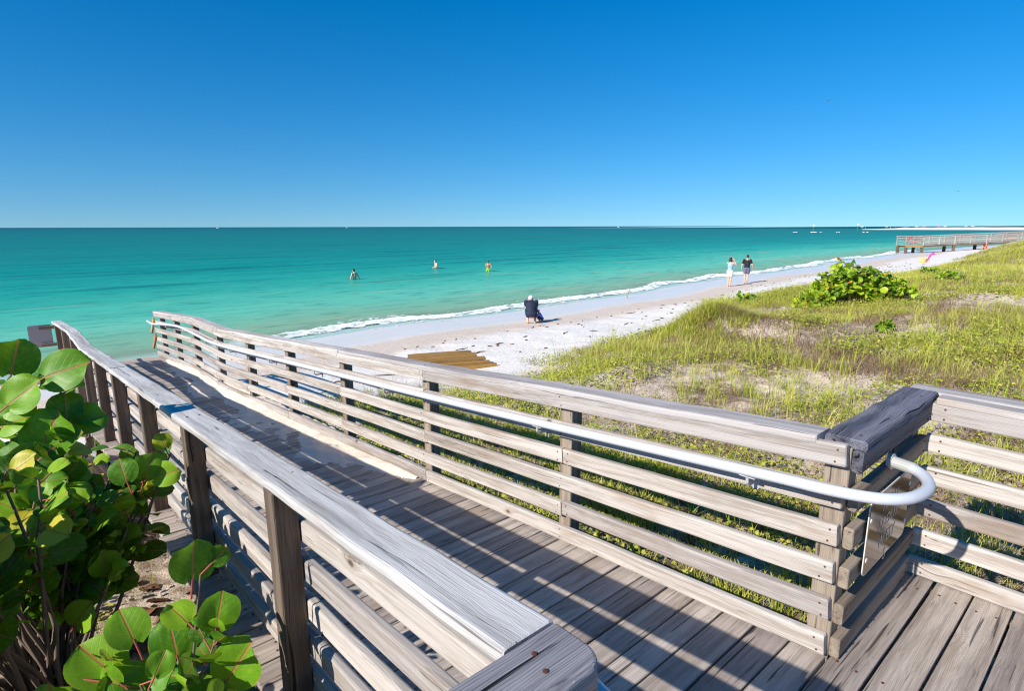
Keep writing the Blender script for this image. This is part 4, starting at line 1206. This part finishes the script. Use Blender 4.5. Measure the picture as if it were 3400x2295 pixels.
def hand(mb, wrist, d, palm_n, side, curl=.5):
    """palm, four fingers of unequal length and a thumb from the side of the palm"""
    w = Vector(wrist); d = Vector(d).normalized(); nrm = Vector(palm_n); nrm = (nrm - d * nrm.dot(d)).normalized(); s_ = d.cross(nrm) * side
    capsule(mb, w + s_ * .018, w + d * .075 + s_ * .024, .018, .017); capsule(mb, w - s_ * .016, w + d * .075 - s_ * .022, .018, .016); capsule(mb, w, w + d * .078, .02, .018)
    for k, (o_, L_) in enumerate(((.030, .068), (.010, .076), (-.010, .070), (-.029, .054))):
        b = w + d * .085 + s_ * o_; m_ = b + (d * math.cos(curl * .5) + nrm * math.sin(curl * .5)) * L_ * .55
        e = m_ + (d * math.cos(curl * 1.4) + nrm * math.sin(curl * 1.4)) * L_ * .45
        capsule(mb, b, m_, .0092, .0088, 8, 2); capsule(mb, m_, e, .0088, .0075, 8, 2)
    b = w + d * .025 + s_ * .034; m_ = b + (d * .6 + s_ * .7 + nrm * .3).normalized() * .038; e = m_ + (d * .9 + s_ * .2 + nrm * .4).normalized() * .03
    capsule(mb, b, m_, .012, .010, 8, 2); capsule(mb, m_, e, .010, .0085, 8, 2)


def head(mb, c, fwd, sc=1.0):
    c = Vector(c); f = Vector(fwd).normalized(); r = f.cross(zV).normalized(); u = r.cross(f)
    R_ = Matrix((r, f, u)).transposed()
    ellip(mb, c + u * .015, (.074, .092, .100), R_); ellip(mb, c - u * .045 + f * .018, (.056, .070, .072), R_)
    capsule(mb, c + f * .090 + u * .012, c + f * .108 - u * .018, .010, .013, 8, 2)                    # nose
    capsule(mb, c + f * .083 - u * .052 - r * .018, c + f * .083 - u * .052 + r * .018, .011, .011, 8, 2)  # lips
    ellip(mb, c + f * .068 - u * .088, (.028, .022, .020), R_, 8, 6)                                      # chin
    for sg in (-1, 1): ellip(mb, c + r * .076 * sg - u * .012 - f * .008, (.012, .022, .032), R_, 8, 6)    # ears
    return R_


def eyes(parent, c, R_):
    mb = MB(); c = Vector(c); r, f, u = R_.col[0], R_.col[1], R_.col[2]
    for sg in (-1, 1): ellip(mb, c + f * .084 + r * .031 * sg + u * .004, (.013, .009, .009), R_, 8, 6)
    o = mb.build('eyes', M['eye'], None, True, None); o.parent = parent


def hairpiece(parent, c, R_, mat, kind='short'):
    mb = MB(); c = Vector(c); r, f, u = R_.col[0], R_.col[1], R_.col[2]
    if kind == 'short':
        ellip(mb, c + u * .034 - f * .016, (.080, .092, .090), R_); ellip(mb, c - f * .050 - u * .02, (.066, .050, .080), R_)
    elif kind == 'bob':
        ellip(mb, c + u * .034 - f * .014, (.086, .098, .094), R_); ellip(mb, c - f * .046 - u * .05, (.088, .062, .115), R_)
        for sg in (-1, 1): capsule(mb, c + r * .074 * sg - f * .01 + u * .02, c + r * .074 * sg - f * .01 - u * .12, .03, .022)
    elif kind == 'cap':
        ellip(mb, c + u * .050 - f * .004, (.082, .099, .070), R_); ellip(mb, c + u * .045 + f * .11, (.062, .062, .012), R_)
    return remesh(mb, 'cap' if kind == 'cap' else 'hair', mat, parent, None, 0, .009, 1, 2)


def torso(mb, pel, chest, neck, inf=0.0, w=1.0, belly=0.0):
    pel, chest, neck = Vector(pel), Vector(chest), Vector(neck); ax = (chest - pel).normalized(); x = Vector((1, 0, 0)); y = ax.cross(x).normalized() * 1
    R_ = Matrix((x, y, ax)).transposed()
    ellip(mb, pel, (.158 * w + inf, .112 + inf, .13 + inf), R_); ellip(mb, pel.lerp(chest, .45), (.135 * w + inf, .095 + inf + belly, .19 + inf), R_)
    ellip(mb, chest, (.160 * w + inf, .108 + inf, .20 + inf), R_); 
    ellip(mb, chest.lerp(neck, .55), (.15 * w + inf, .075 + inf, .085 + inf), R_)


def person(label, loc, yaw, J, skin, shirt=None, sleeves=True, shorts=None, hair=None, hkind='short', H=1.75, vox=.0095, hold=None, headf=(0, 1, 0), w=1.0, swim=None, group=None, belly=0.0, tank=False):
    """J: joints for a 1.75 m figure facing +y, x to its right"""
    sc = H / 1.75; mb = MB()
    pel, chest, neck, hd = J['pelvis'], J['chest'], J['neck'], J['head']
    torso(mb, pel, chest, neck, 0, w, belly)
    limb(mb, [Vector(neck) - Vector((0, 0, .05)), Vector(hd) - Vector(headf) * .015], [.058, .052])
    R_ = head(mb, hd, headf)
    for sd, sg in (('L', -1), ('R', 1)):
        sh, el, wr = (Vector(J[k_ + sd]) for k_ in ('sh', 'el', 'wr'))
        ellip(mb, sh, (.062, .058, .062)); limb(mb, [sh, sh.lerp(el, .5), el], [.056, .048, .040]); limb(mb, [el, el.lerp(wr, .35), wr], [.040, .041, .027])
        hand(mb, wr, J.get('hd' + sd, wr - el), J.get('hn' + sd, (-sg, .2, 0)), sg, .6)
        hp, kn, an = (Vector(J[k_ + sd]) for k_ in ('hp', 'kn', 'an'))
        limb(mb, [hp, hp.lerp(kn, .45), kn], [.098, .082, .056]); limb(mb, [kn, kn.lerp(an, .32), an], [.055, .058, .036])
        ft = Vector(J.get('ft' + sd, (0, 1, 0))).normalized()
        capsule(mb, an - ft * .035 - zV * .045, an + ft * .10 - zV * .058, .034, .028); capsule(mb, an + ft * .10 - zV * .060, an + ft * .165 - zV * .066, .029, .02); capsule(mb, an, an - zV * .03, .036, .036)
        for k_ in range(5): 
            side_ = ft.cross(zV); o_ = (k_ - 2) * .013
            capsule(mb, an + ft * .16 - zV * .070 + side_ * o_, an + ft * (.188 - .004 * abs(k_ - 2)) - zV * .074 + side_ * o_ * 1.1, .011, .009, 6, 2)
    body = remesh(mb, 'person', skin, None, loc, yaw, vox, sc)
    tag(body, label, 'person', group)
    eyes(body, hd, R_)
    if shirt:
        mb = MB(); torso(mb, Vector(pel) + Vector((0, 0, .03)), chest, Vector(neck) - Vector((0, 0, .03 if not tank else .10)), .013, w, belly)
        for sd in 'LR':
            sh, el = Vector(J['sh' + sd]), Vector(J['el' + sd])
            if sleeves: ellip(mb, sh, (.072, .068, .070)); limb(mb, [sh, sh.lerp(el, .62)], [.069, .062])
        remesh(mb, 'shirt', shirt, body, None, 0, .010, 1, 3)
    if shorts:
        mb = MB(); ellip(mb, pel, (.158 * w + .014, .128, .125))
        for sd in 'LR':
            hp, kn = Vector(J['hp' + sd]), Vector(J['kn' + sd]); k_ = .12 if swim == 'brief' else .62
            limb(mb, [hp, hp.lerp(kn, k_)], [.112, .100 if k_ > .3 else .108])
        remesh(mb, 'shorts', shorts, body, None, 0, .010, 1, 3)
    if hair: hairpiece(body, hd, R_, hair, hkind)
    return body


def stand(**k):
    J = dict(pelvis=(0, 0, .94), chest=(0, .0, 1.25), neck=(0, -.01, 1.47), head=(0, .02, 1.625), shL=(-.185, -.01, 1.415), shR=(.185, -.01, 1.415), elL=(-.235, -.03, 1.12), elR=(.235, -.03, 1.12),
             wrL=(-.245, .03, .87), wrR=(.245, .03, .87), hpL=(-.088, 0, .91), hpR=(.088, 0, .91), knL=(-.095, .02, .50), knR=(.095, .02, .50), anL=(-.095, -.02, .085), anR=(.095, -.02, .085))
    J.update(k); return J


def yaw_of(az): return math.radians(az) - PI / 2


def gz_(x, y): return float(ground(*sn(x, y)))


# the two walking along the wet sand
x, y = 14.35, 35.7
person('man in black polo shirt and grey shorts walking away along the wet sand', (x, y, gz_(x, y)), yaw_of(62), stand(elL=(-.285, -.02, 1.13), wrL=(-.315, .06, .89), elR=(.29, -.04, 1.14), wrR=(.33, .10, .93), knR=(.08, .12, .51), anR=(.06, -.16, .18), ftR=(.1, .8, -.7),
       knL=(-.09, .03, .50), anL=(-.085, .0, .085), chest=(0, .02, 1.25), neck=(0, .01, 1.47), head=(0, .05, 1.62)), M['skin1'], M['black'], True, M['greyc'], M['hairb'], 'short', 1.76, w=1.14, belly=.02, group='people on the beach')
x, y = 12.6, 33.75
wb_ = person('woman in pale blue tank top and beige shorts holding a camera up to her face', (x, y, gz_(x, y)), yaw_of(52), stand(shL=(-.165, 0, 1.40), shR=(.165, 0, 1.40), elL=(-.16, .24, 1.30), wrL=(-.02, .28, 1.53), elR=(.31, .17, 1.27), wrR=(.11, .28, 1.53), hdL=(.2, .1, .6), hdR=(-.2, .1, .6), hnL=(.3, -1, 0), hnR=(-.3, -1, 0),
       anL=(-.06, .03, .085), anR=(.07, -.04, .085), knL=(-.07, .04, .5), knR=(.08, .0, .5)), M['skin1'], M['sky'], False, M['beige'], M['hairb'], 'bob', 1.68, w=.92, tank=True, group='people on the beach')
cm = MB(); board(cm, [(-.02, .33, 1.62), (.11, .33, 1.62)], (0, 0, 1), .075, .03, .005); capsule(cm, (.045, .35, 1.62), (.045, .40, 1.62), .028, .026)
cmo = cm.build('camera', M['phone'], None, True, None); cmo.matrix_world = Matrix.Translation((x, y, gz_(x, y))) @ Matrix.Rotation(yaw_of(52), 4, 'Z') @ Matrix.Scale(1.68 / 1.75, 4)
tag(cmo, 'small dark camera raised by the woman in the pale blue top', 'camera')

# crouching man and the child by his side
x, y = .70, 20.55
sq = dict(pelvis=(0, -.02, .30), chest=(0, .12, .57), neck=(0, .24, .71), head=(0, .37, .765), shL=(-.17, .18, .69), shR=(.17, .18, .69), elL=(-.17, .38, .52), elR=(.20, .34, .50), wrL=(-.06, .50, .34), wrR=(.20, .50, .32),
          hpL=(-.09, .0, .29), hpR=(.09, .0, .29), knL=(-.12, .40, .48), knR=(.13, .40, .48), anL=(-.115, .10, .085), anR=(.125, .10, .085), ftL=(-.2, 1, 0), ftR=(.2, 1, 0))
person('man in navy clothes and white cap crouching on the sand with his back turned', (x, y, gz_(x, y)), yaw_of(92), sq, M['skin1'], M['navy'], True, M['navy'], M['white'], 'cap', 1.92, headf=(0, .95, -.15), w=1.12, belly=.03, group='people on the beach')
x, y = 1.08, 20.75
person('small child in blue top and white hat huddled beside the crouching man', (x, y, gz_(x, y)), yaw_of(175), dict(sq, head=(0, .24, .88)), M['skin3'], M['blue'], True, M['dblue'], M['white'], 'cap', .86, headf=(0, .95, -.1), group='people on the beach')

# three bathers standing in the sea
person('dark-haired bather in dark trunks standing with one arm stretched out in the sea', (-10.95, 40.6, SEA - 1.00), yaw_of(140), stand(elL=(-.29, .0, 1.16), wrL=(-.28, .10, .94), elR=(.33, .04, 1.17), wrR=(.50, .10, .96), head=(0, .06, 1.61)), M['skin1'], None, False, M['dblue'], M['hairk'], 'short', 1.76, w=1.05, group='bathers in the sea')
person('dark-haired bather farthest out with bent arm, seen from the side in the sea', (-6.68, 51.5, SEA - .98), yaw_of(215), stand(elL=(-.26, .08, 1.15), wrL=(-.10, .26, 1.08), elR=(.27, -.08, 1.16), wrR=(.20, .14, 1.02), head=(0, .06, 1.61)), M['skin1'], None, False, M['dblue'], M['hairk'], 'short', 1.74, w=1.0, group='bathers in the sea')
person('red-haired woman in lime green bikini with hand on hip in the shallow sea', (-1.95, 47.8, SEA - .74), yaw_of(75), stand(elR=(.36, -.04, 1.15), wrR=(.19, .05, 1.00), elL=(-.22, .06, 1.14), wrL=(-.12, .22, 1.08), hdR=(-.7, .2, -.3)), M['skin2'], None, False, M['lime'], M['hairr'], 'short', 1.66, w=.95, swim='brief', group='bathers in the sea')
tb = MB(); torso(tb, (0, 0, 1.27), (0, 0, 1.28), (0, 0, 1.30), .012, .93)
wm = [o for o in COL.objects if o.get('label', '').startswith('red-haired')][0]
band_ = MB()
for k in range(24):
    a = 2 * PI * k / 24
    for z in (1.24, 1.31): band_.v.append((.160 * math.cos(a), .118 * math.sin(a), z)); band_.gc.append((0, 0, 0))
band_.f = [(2 * k, (2 * k + 2) % 48, (2 * k + 3) % 48, 2 * k + 1) for k in range(24)]; band_.mi = [0] * 24
bo = band_.build('bikini_top', M['olive'], None, True, None); bo.parent = wm

# ------------------------------------------------------------------ old timber panel on the sand
px0, py0 = -2.45, 13.45
pz = gz_(-1.6, 13.1)
pn = empty('timber_panel', (px0, py0, pz), 'old golden brown plank panel lying flat on the beach sand', 'timber panel')
u_ = Vector((math.cos(math.radians(13)), math.sin(math.radians(13)), .02)); v_ = Vector((math.sin(math.radians(13)), -math.cos(math.radians(13)), 0))
random.seed(3)
for k in range(7):
    o_ = Vector((px0, py0, pz + .20 + random.uniform(-.02, .02))) + v_ * (.10 + .186 * k); ext = 1.42 + .05 * k + random.uniform(-.05, .06)
    m_ = MB(); board(m_, [o_ - u_ * random.uniform(.0, .06), o_ + u_ * ext + zV * random.uniform(-.02, .02)], v_, .160, .045, .006, 0, .4, .003)
    m_.build('plank', M['brown'], pn)
for e in (.10, 1.3):
    o_ = Vector((px0, py0, pz + .095)) + u_ * e; m_ = MB(); board(m_, [o_, o_ + v_ * 1.3], zV, .16, .08, .006); m_.build('beam', M['brown'], pn)
o_ = Vector((px0, py0, pz + .06)) + v_ * 1.36; m_ = MB(); board(m_, [o_, o_ + u_ * 1.85], zV, .22, .07, .006); m_.build('beam', M['brown'], pn)

# upright stick on the wet sand
x, y = 5.80, 29.0; m_ = MB(); z = gz_(x, y)
tube(m_, [(x - .06, y, z - .05), (x - .02, y, z + .12), (x + .03, y, z + .30), (x + .10, y, z + .46)], .022, 8, r2=.012); tube(m_, [(x, y, z + .2), (x + .09, y + .02, z + .27)], .010, 6, r2=.006); tube(m_, [(x + .03, y, z + .30), (x - .04, y - .02, z + .40)], .009, 6, r2=.005)
tag(m_.build('driftwood_stick', M['brown'], None, True), 'crooked brown stick standing upright at the edge of the surf', 'stick')
# straw bag with a pink float by the dune
x, y = 36.1, 51.5; z = gz_(x, y)
bg = empty('beach_bag', (x, y, z), 'straw coloured beach bag standing on sand below the far dune', 'bag')
M['straw'] = plain('straw', rgb(216, 186, 112), .85, .2, 30)
m_ = MB(); vs = []; 
for (h_, a, b) in ((0, .24, .14), (.10, .30, .18), (.34, .33, .19), (.36, .31, .17), (.10, .26, .14)):
    for k in range(16): q_ = 2 * PI * k / 16; vs.append((x + a * math.cos(q_), y + b * math.sin(q_), z + h_))
m_.add(vs, [(i * 16 + k, i * 16 + (k + 1) % 16, (i + 1) * 16 + (k + 1) % 16, (i + 1) * 16 + k) for i in range(4) for k in range(16)] + [tuple(range(15, -1, -1)), tuple(range(64, 80))])
m_.build('basket', M['straw'], bg)
for sg in (-1, 1):
    m_ = MB(); tube(m_, smooth([(x - .16, y + sg * .17, z + .33), (x - .1, y + sg * .18, z + .5), (x + .1, y + sg * .18, z + .5), (x + .16, y + sg * .17, z + .33)]), .014, 8); m_.build('bag_handle', M['straw'], bg)
m_ = MB(); x += .62; tube(m_, smooth([(x - .35, y, z + .04), (x - .12, y + .05, z + .30), (x + .02, y, z + .66), (x + .22, y, z + .78), (x + .30, y, z + .66)]), .075, 10)
tag(m_.build('pool_noodle', M['pink'], None, True), 'bright pink curved foam float beside the straw bag', 'pool noodle')

# ------------------------------------------------------------------ second boardwalk far along the beach
pr = empty('pier', (51.2, 76.6, -2.5), 'distant wooden boardwalk on legs with slatted rails ending at the water', 'boardwalk')
PX0, PY0 = 51.2, 76.6; ux, uy = math.cos(math.radians(-3)), math.sin(math.radians(-3)); wx_, wy_ = -uy, ux
def pz_(t): return -2.52 + (max(0, t - 2.2)) * .043
def PP(t, w_, h): return (PX0 + ux * t + wx_ * w_, PY0 + uy * t + wy_ * w_, pz_(t) + h)
m_ = MB()
for (a, b) in ((0, 2.2), (2.2, 44)):
    board(m_, [PP(a, 1.0, 0), PP(b, 1.0, 0)], (wx_, wy_, 0), 2.2, .06, .01, 0, 50)
m_.build('decking', M['rail'], pr)
for w_ in (0, 2.0):
    for (a, b, mt) in ((0, 2.2, 'new'), (2.21, 44, 'postl')):
        m_ = MB(); board(m_, [PP(a, w_, -.14), PP(b, w_, -.14)], (0, 0, 1), .24 if a == 0 else .16, .09, .008, 0, 50); m_.build('side_beam', M[mt], pr)
ts = [0, 2.2] + [2.2 + 1.95 * k for k in range(1, 21)]
for w_ in (0, 2.0):
    for i, t in enumerate(ts):
        m_ = MB(); board(m_, [PP(t, w_, 0), PP(t, w_, 1.12)], (ux, uy, 0), .11, .11, .01, 0, 2); m_.build('post', M['rail'], pr)
    for h, wd_ in ((.22, .10), (.45, .10), (.68, .10), (.90, .10)):
        m_ = MB(); board(m_, [PP(0, w_ + .07, h), PP(2.2, w_ + .07, h), PP(44, w_ + .07, h)], (0, 0, 1), wd_ * .85, .04, .006, 0, 50); m_.build('rail_board', M['rail'], pr)
    m_ = MB(); board(m_, [PP(-.1, w_, 1.14), PP(2.2, w_, 1.14), PP(44.1, w_, 1.14)], (wx_, wy_, 0), .20, .06, .008, 0, 50); m_.build('cap_board', M['rail'], pr)
for t in (0.15, 2.15, 6.1, 10.0, 14, 18, 22, 26):
    for w_ in (.1, 1.9):
        p = PP(t, w_, -.1); m_ = MB(); board(m_, [p, (p[0], p[1], min(p[2] - .3, gz_(p[0], p[1]) - .3))], (ux, uy, 0), .28, .28, .02, 0, 3); m_.build('leg', M['postl'], pr)
m_ = MB()
for (a, ha, b, hb) in ((.1, 1.0, 1.9, .72), (.3, .35, 2.1, .60), (.0, .25, .25, 1.05)): tube(m_, [PP(a, -.1, ha), PP((a + b) / 2, -.1, (ha + hb) / 2 - .06), PP(b, -.1, hb)], .03, 6)
m_.build('barrier_tape', M['red'], pr)


# ------------------------------------------------------------------ small things far away
def simple_person(label, loc, yaw, c1, sit=False, H=1.7, group='people far along the beach'):
    mb = MB(); z0 = 0 if not sit else -.55
    for sg in (-1, 1):
        if sit: limb(mb, [(.1 * sg, 0, .12), (.12 * sg, .38, .42), (.12 * sg, .62, .06)], [.09, .065, .045])
        else: limb(mb, [(.09 * sg, 0, .9), (.1 * sg, .06 * sg, .48), (.1 * sg, .02, .05)], [.1, .065, .045])
        limb(mb, [(.19 * sg, 0, 1.4 + z0 * 1.45), (.27 * sg, .05, 1.12 + z0 * 1.45), (.25 * sg, .16, .92 + z0 * 1.45)], [.055, .045, .035])
    torso(mb, (0, 0, .94 + z0 * 1.45), (0, 0, 1.25 + z0 * 1.45), (0, 0, 1.45 + z0 * 1.45)); ellip(mb, (0, 0, 1.62 + z0 * 1.45), (.085, .1, .12)); capsule(mb, (0, 0, 1.4 + z0 * 1.45), (0, 0, 1.56 + z0 * 1.45), .055, .05)
    o = remesh(mb, 'person', M['skin2'], None, loc, yaw, .03, H / 1.75); tag(o, label, 'person', group)
    mb = MB(); torso(mb, (0, 0, .9 + z0 * 1.45), (0, 0, 1.25 + z0 * 1.45), (0, 0, 1.42 + z0 * 1.45), .03); remesh(mb, 'clothing', c1, o, None, 0, .03)
    return o


def raydir(px_, d):      # direction of a far thing as degrees to the right of straight ahead, and its distance
    a = math.radians(px_); return (math.sin(a) * d, math.cos(a) * d)


def umbrella(label, loc, mat, mat2, R0=1.25, H=2.2, tilt=.1):
    t = empty('beach_umbrella', loc, label, 'umbrella', 'umbrellas on the far sand spit')
    x, y, z = loc; m_ = MB(); tube(m_, [(x, y, z - .2), (x + tilt * H, y, z + H)], .03, 6); m_.build('pole', M['white'], t)
    m_ = MB(); vs = [(x + tilt * H, y, z + H + .05)]
    for i, (r, h_) in enumerate(((.45, -.06), (.8, -.22), (1.0, -.48))):
        for k in range(16): a = 2 * PI * k / 16; vs.append((x + tilt * H + R0 * r * math.cos(a) * (1 - .04 * (k % 2) * (i == 2)), y + R0 * r * math.sin(a), z + H + h_ * R0 * .9))
    m_.add(vs, [(0, 1 + k, 1 + (k + 1) % 16) for k in range(16)])
    m_.mi = [(k // 2) % 2 for k in range(16)]
    for i in range(2):
        for k in range(16): m_.f.append((1 + i * 16 + k, 17 + i * 16 + k, 17 + i * 16 + (k + 1) % 16, 1 + i * 16 + (k + 1) % 16)); m_.mi.append((k // 2) % 2)
    m_.build('canopy', [mat, mat2], t)
    return t


M['yel'] = plain('yellow_cloth', rgb(238, 190, 60), .8, .05); M['ltblue'] = plain('light_blue_cloth', rgb(160, 196, 232), .8, .05); M['green'] = plain('green_cloth', rgb(60, 150, 90), .8, .05); M['orange'] = plain('orange_plastic', rgb(236, 140, 60), .5, .05)
def adeg(x): return math.degrees(math.atan((x - 1700) / 1930.0))
SPZ = SEA + .75
ul = [(2840, 'white', 'white', 'plain white umbrella nearest the tip of the far spit'), (2920, 'ltblue', 'white', 'pale blue and white umbrella near the tip of the far spit'), (3017, 'white', 'ltblue', 'white and pale blue umbrella left of the yellow one on the spit'),
      (3042, 'yel', 'red', 'yellow and red umbrella, the brightest on the far spit'), (3087, 'red', 'pink', 'red and pink tilted umbrella on the far spit'), (3110, 'white', 'yel', 'white and yellow umbrella right of the red one on the spit'), (3178, 'ltblue', 'ltblue', 'plain pale blue umbrella among the dune plants on the spit'), (3200, 'white', 'pink', 'white and pink umbrella farthest right on the spit')]
for k, (px_, a, b, lb) in enumerate(ul):
    d = 600 + (px_ - 2800) * .05; x, y = raydir(adeg(px_), d); umbrella(lb, (x, y, SPZ), M[a], M[b], 1.35, 2.4, .25 if 'tilted' in lb else .05)
pl_ = [(2851, 'white', 'person in white beside the plain white umbrella on the spit'), (2933, 'white', 'person in white near the pale blue umbrella on the spit'), (2950, 'ltblue', 'person in pale blue standing alone on the spit'), (3052, 'pink', 'person in pink just right of the yellow and red umbrella'),
       (3068, 'pink', 'person in pink standing between the yellow and the red umbrellas'), (3117, 'pink', 'person in pink by the white and yellow umbrella'), (3150, 'white', 'person in white where the plants begin on the spit'), (3160, 'ltblue', 'person in pale blue where the plants begin on the spit'), (3226, 'white', 'person in white farthest right on the spit')]
for k, (px_, a, lb) in enumerate(pl_):
    d = 592 + (px_ - 2800) * .05; x, y = raydir(adeg(px_), d); simple_person(lb, (x, y, SPZ - .1), random.uniform(0, 6), M[a])
x, y = raydir(adeg(3254), 97.0); simple_person('person in red sitting on the sand behind the distant boardwalk', (x, y, gz_(x, y)), 1.0, M['red'], True)
x, y = raydir(adeg(3290), 92.0); z = gz_(x, y); m_ = MB(); nrm = []
vs = []
for i in range(9):
    for j in range(5):
        a, b = x - 1.0 + .25 * i, y - .45 + .22 * j; vs.append((a, b, gz_(a, b) + .03 + .02 * math.sin(i * 1.3 + j)))
m_.add(vs, [(i * 5 + j, i * 5 + 5 + j, i * 5 + 6 + j, i * 5 + 1 + j) for i in range(8) for j in range(4)]); tag(m_.build('beach_towel', M['red'], None, True), 'red towel spread on the sand under the distant boardwalk', 'towel')
x, y = raydir(adeg(3331), 190.0); z = max(gz_(x, y), SEA)
ky = MB(); pts = []
for k in range(11):
    t = k / 10; pts.append((x - 1.6 + 3.2 * t, y, z + .22 + .25 * abs(t - .5) ** 2 * 2))
tube(ky, pts, lambda k: .05 + .28 * math.sin(PI * k / 10) ** .7, 10); tag(ky.build('kayak', M['orange'], None, True), 'orange kayak lying on the shore beyond the distant boardwalk', 'kayak')
# channel marks
for px_, d, hgt_, lb in ((2682, 520, 4.4, 'channel marker post with white board standing in open water'), (2826, 545, 5.2, 'taller channel marker near the tip of the sand spit')):
    x, y = raydir(adeg(px_), d); t = empty('channel_marker', (x, y, SEA), lb, 'channel marker', 'channel markers in the sea')
    m_ = MB(); tube(m_, [(x, y, SEA - 1.5), (x, y, SEA + hgt_ - .9)], .22, 8); m_.build('pile', M['green'], t)
    m_ = MB(); board(m_, [(x - .75, y - .25, SEA + hgt_ - .6), (x + .75, y - .25, SEA + hgt_ - .6)], (0, 0, 1), 1.5, .06, .01, 0, 2); m_.build('mark_board', M['white'], t)
# boats on the horizon
for px_, d, lb in ((742, 2400, 'tiny white boat on the horizon at the left'), (1163, 2700, 'tiny white boat on the horizon left of the middle'), (2047, 2300, 'tiny white boat on the horizon right of the middle')):
    x, y = raydir(adeg(px_), d); t = empty('motor_boat', (x, y, SEA), lb, 'boat', 'boats on the horizon')
    m_ = MB(); vs = []
    for (xx, hw_) in ((-4, 1.1), (-1, 1.3), (2, 1.0), (4.2, .05)):
        vs += [(x + xx, y - hw_, SEA + 1.3 + .06 * xx), (x + xx, y - hw_ * .7, SEA - .3), (x + xx, y + hw_ * .7, SEA - .3), (x + xx, y + hw_, SEA + 1.3 + .06 * xx)]
    m_.add(vs, [(i * 4 + j, i * 4 + 4 + j, i * 4 + 4 + (j + 1) % 4, i * 4 + (j + 1) % 4) for i in range(3) for j in range(4)] + [(0, 1, 2, 3), (15, 14, 13, 12)]); m_.build('hull', M['white'], t)
    m_ = MB(); board(m_, [(x - 1.6, y, SEA + 1.9), (x + 1.2, y, SEA + 1.9)], (0, 1, 0), 1.6, 1.4, .2, 0, 3); m_.build('cabin', M['white'], t)
# white water over the shoal
mbw = MB(); random.seed(77)
for px_ in (2625, 2678, 2700, 2763, 2848):
    for j in range(random.randint(2, 5)):
        x, y = raydir(adeg(px_) + random.gauss(0, .12), 372 + random.gauss(0, 3)); L_ = random.uniform(.25, .75)
        ellip(mbw, (x, y, SEA + .05), (L_, .4, random.uniform(.10, .30)), None, 10, 6)
mbw.build('whitecaps', plain('white_water', rgb(240, 244, 242), .8, .04), None, True, None)
tag(bpy.data.objects['whitecaps'], 'white broken water over the shoal off the spit', 'white water', kind='stuff')
# gulls
def gull(label, px_, py_, d, span, bank):
    a = math.radians(adeg(px_)); r_ = ((px_ - 1700), 1930 * math.cos(PITCH) - (py_ - 1147.5) * math.sin(PITCH), -((py_ - 1147.5) * math.cos(PITCH) + 1930 * math.sin(PITCH)))
    p = Vector(r_).normalized() * d; m_ = MB(); f = Vector((.8, .6, 0)).normalized(); s_ = Vector((.6, -.8, bank)).normalized()
    capsule(m_, p - f * .18, p + f * .16, .03, .05); capsule(m_, p + f * .16, p + f * .25, .04, .012); capsule(m_, p - f * .18, p - f * .30, .03, .01)
    h = span / 2
    for sg in (-1, 1):
        vs = []; n_ = 7
        for k in range(n_):
            t = k / (n_ - 1); c = p + s_ * sg * h * t + zV * (.16 * math.sin(t * 2.4)) * h + f * (.10 * math.sin(t * PI) - .12 * t * t); ch = .17 * (1 - t) ** .6 + .02
            vs += [c + f * ch * .4 + zV * .008, c - f * ch * .6, c + f * ch * .4 - zV * .008]
        m_.add(vs, [(3 * k, 3 * k + 3, 3 * k + 4, 3 * k + 1) for k in range(n_ - 1)] + [(3 * k + 1, 3 * k + 4, 3 * k + 5, 3 * k + 2) for k in range(n_ - 1)] + [(3 * k + 2, 3 * k + 5, 3 * k + 3, 3 * k) for k in range(n_ - 1)])
    tag(m_.build('gull', M['gull'], None, True, None), label, 'bird', 'birds in the sky')
M['gull'] = plain('gull_feathers', rgb(120, 124, 132), .8, .1)
gull('bird with spread wings high in the blue sky', 2752, 336, 105, 1.0, .12)
gull('bird flying low in the sky above the far spit', 3183, 638, 120, .9, -.25)
# cabbage palm at the right edge
x, y = raydir(adeg(3403), 200.0); z = gz_(x, y)
pt = empty('palm_tree', (x, y, z), 'cabbage palm with round dark crown at the right edge of the view', 'tree')
m_ = MB(); tube(m_, [(x, y, z - .3), (x + .1, y, z + 1.2), (x, y, .6)], .20, 8, r2=.17); m_.build('trunk', M['stem'], pt, True)
m_ = MB(); random.seed(4)
for k in range(70):
    a = random.uniform(0, 2 * PI); e = random.uniform(-.9, 1.4); d0 = Vector((math.cos(a) * math.cos(e), math.sin(a) * math.cos(e), math.sin(e))); L_ = random.uniform(1.2, 2.0)
    c0 = Vector((x, y, .8)); c1 = c0 + d0 * L_ * .6; c2 = c0 + d0 * L_ + Vector((0, 0, -.35 * L_)); s_ = d0.cross(zV).normalized()
    for j in range(-3, 4):
        m_.add([c0.lerp(c1, .6), c1 + s_ * .10 * j + Vector((0, 0, .05)), c2 + s_ * .26 * j, c1 + s_ * .10 * j + s_ * .06], [(0, 1, 2, 3)])
M['palmleaf'] = plain('palm_leaf', rgb(84, 80, 40), .7, .3, 2)
m_.build('crown', M['palmleaf'], pt, False, None)
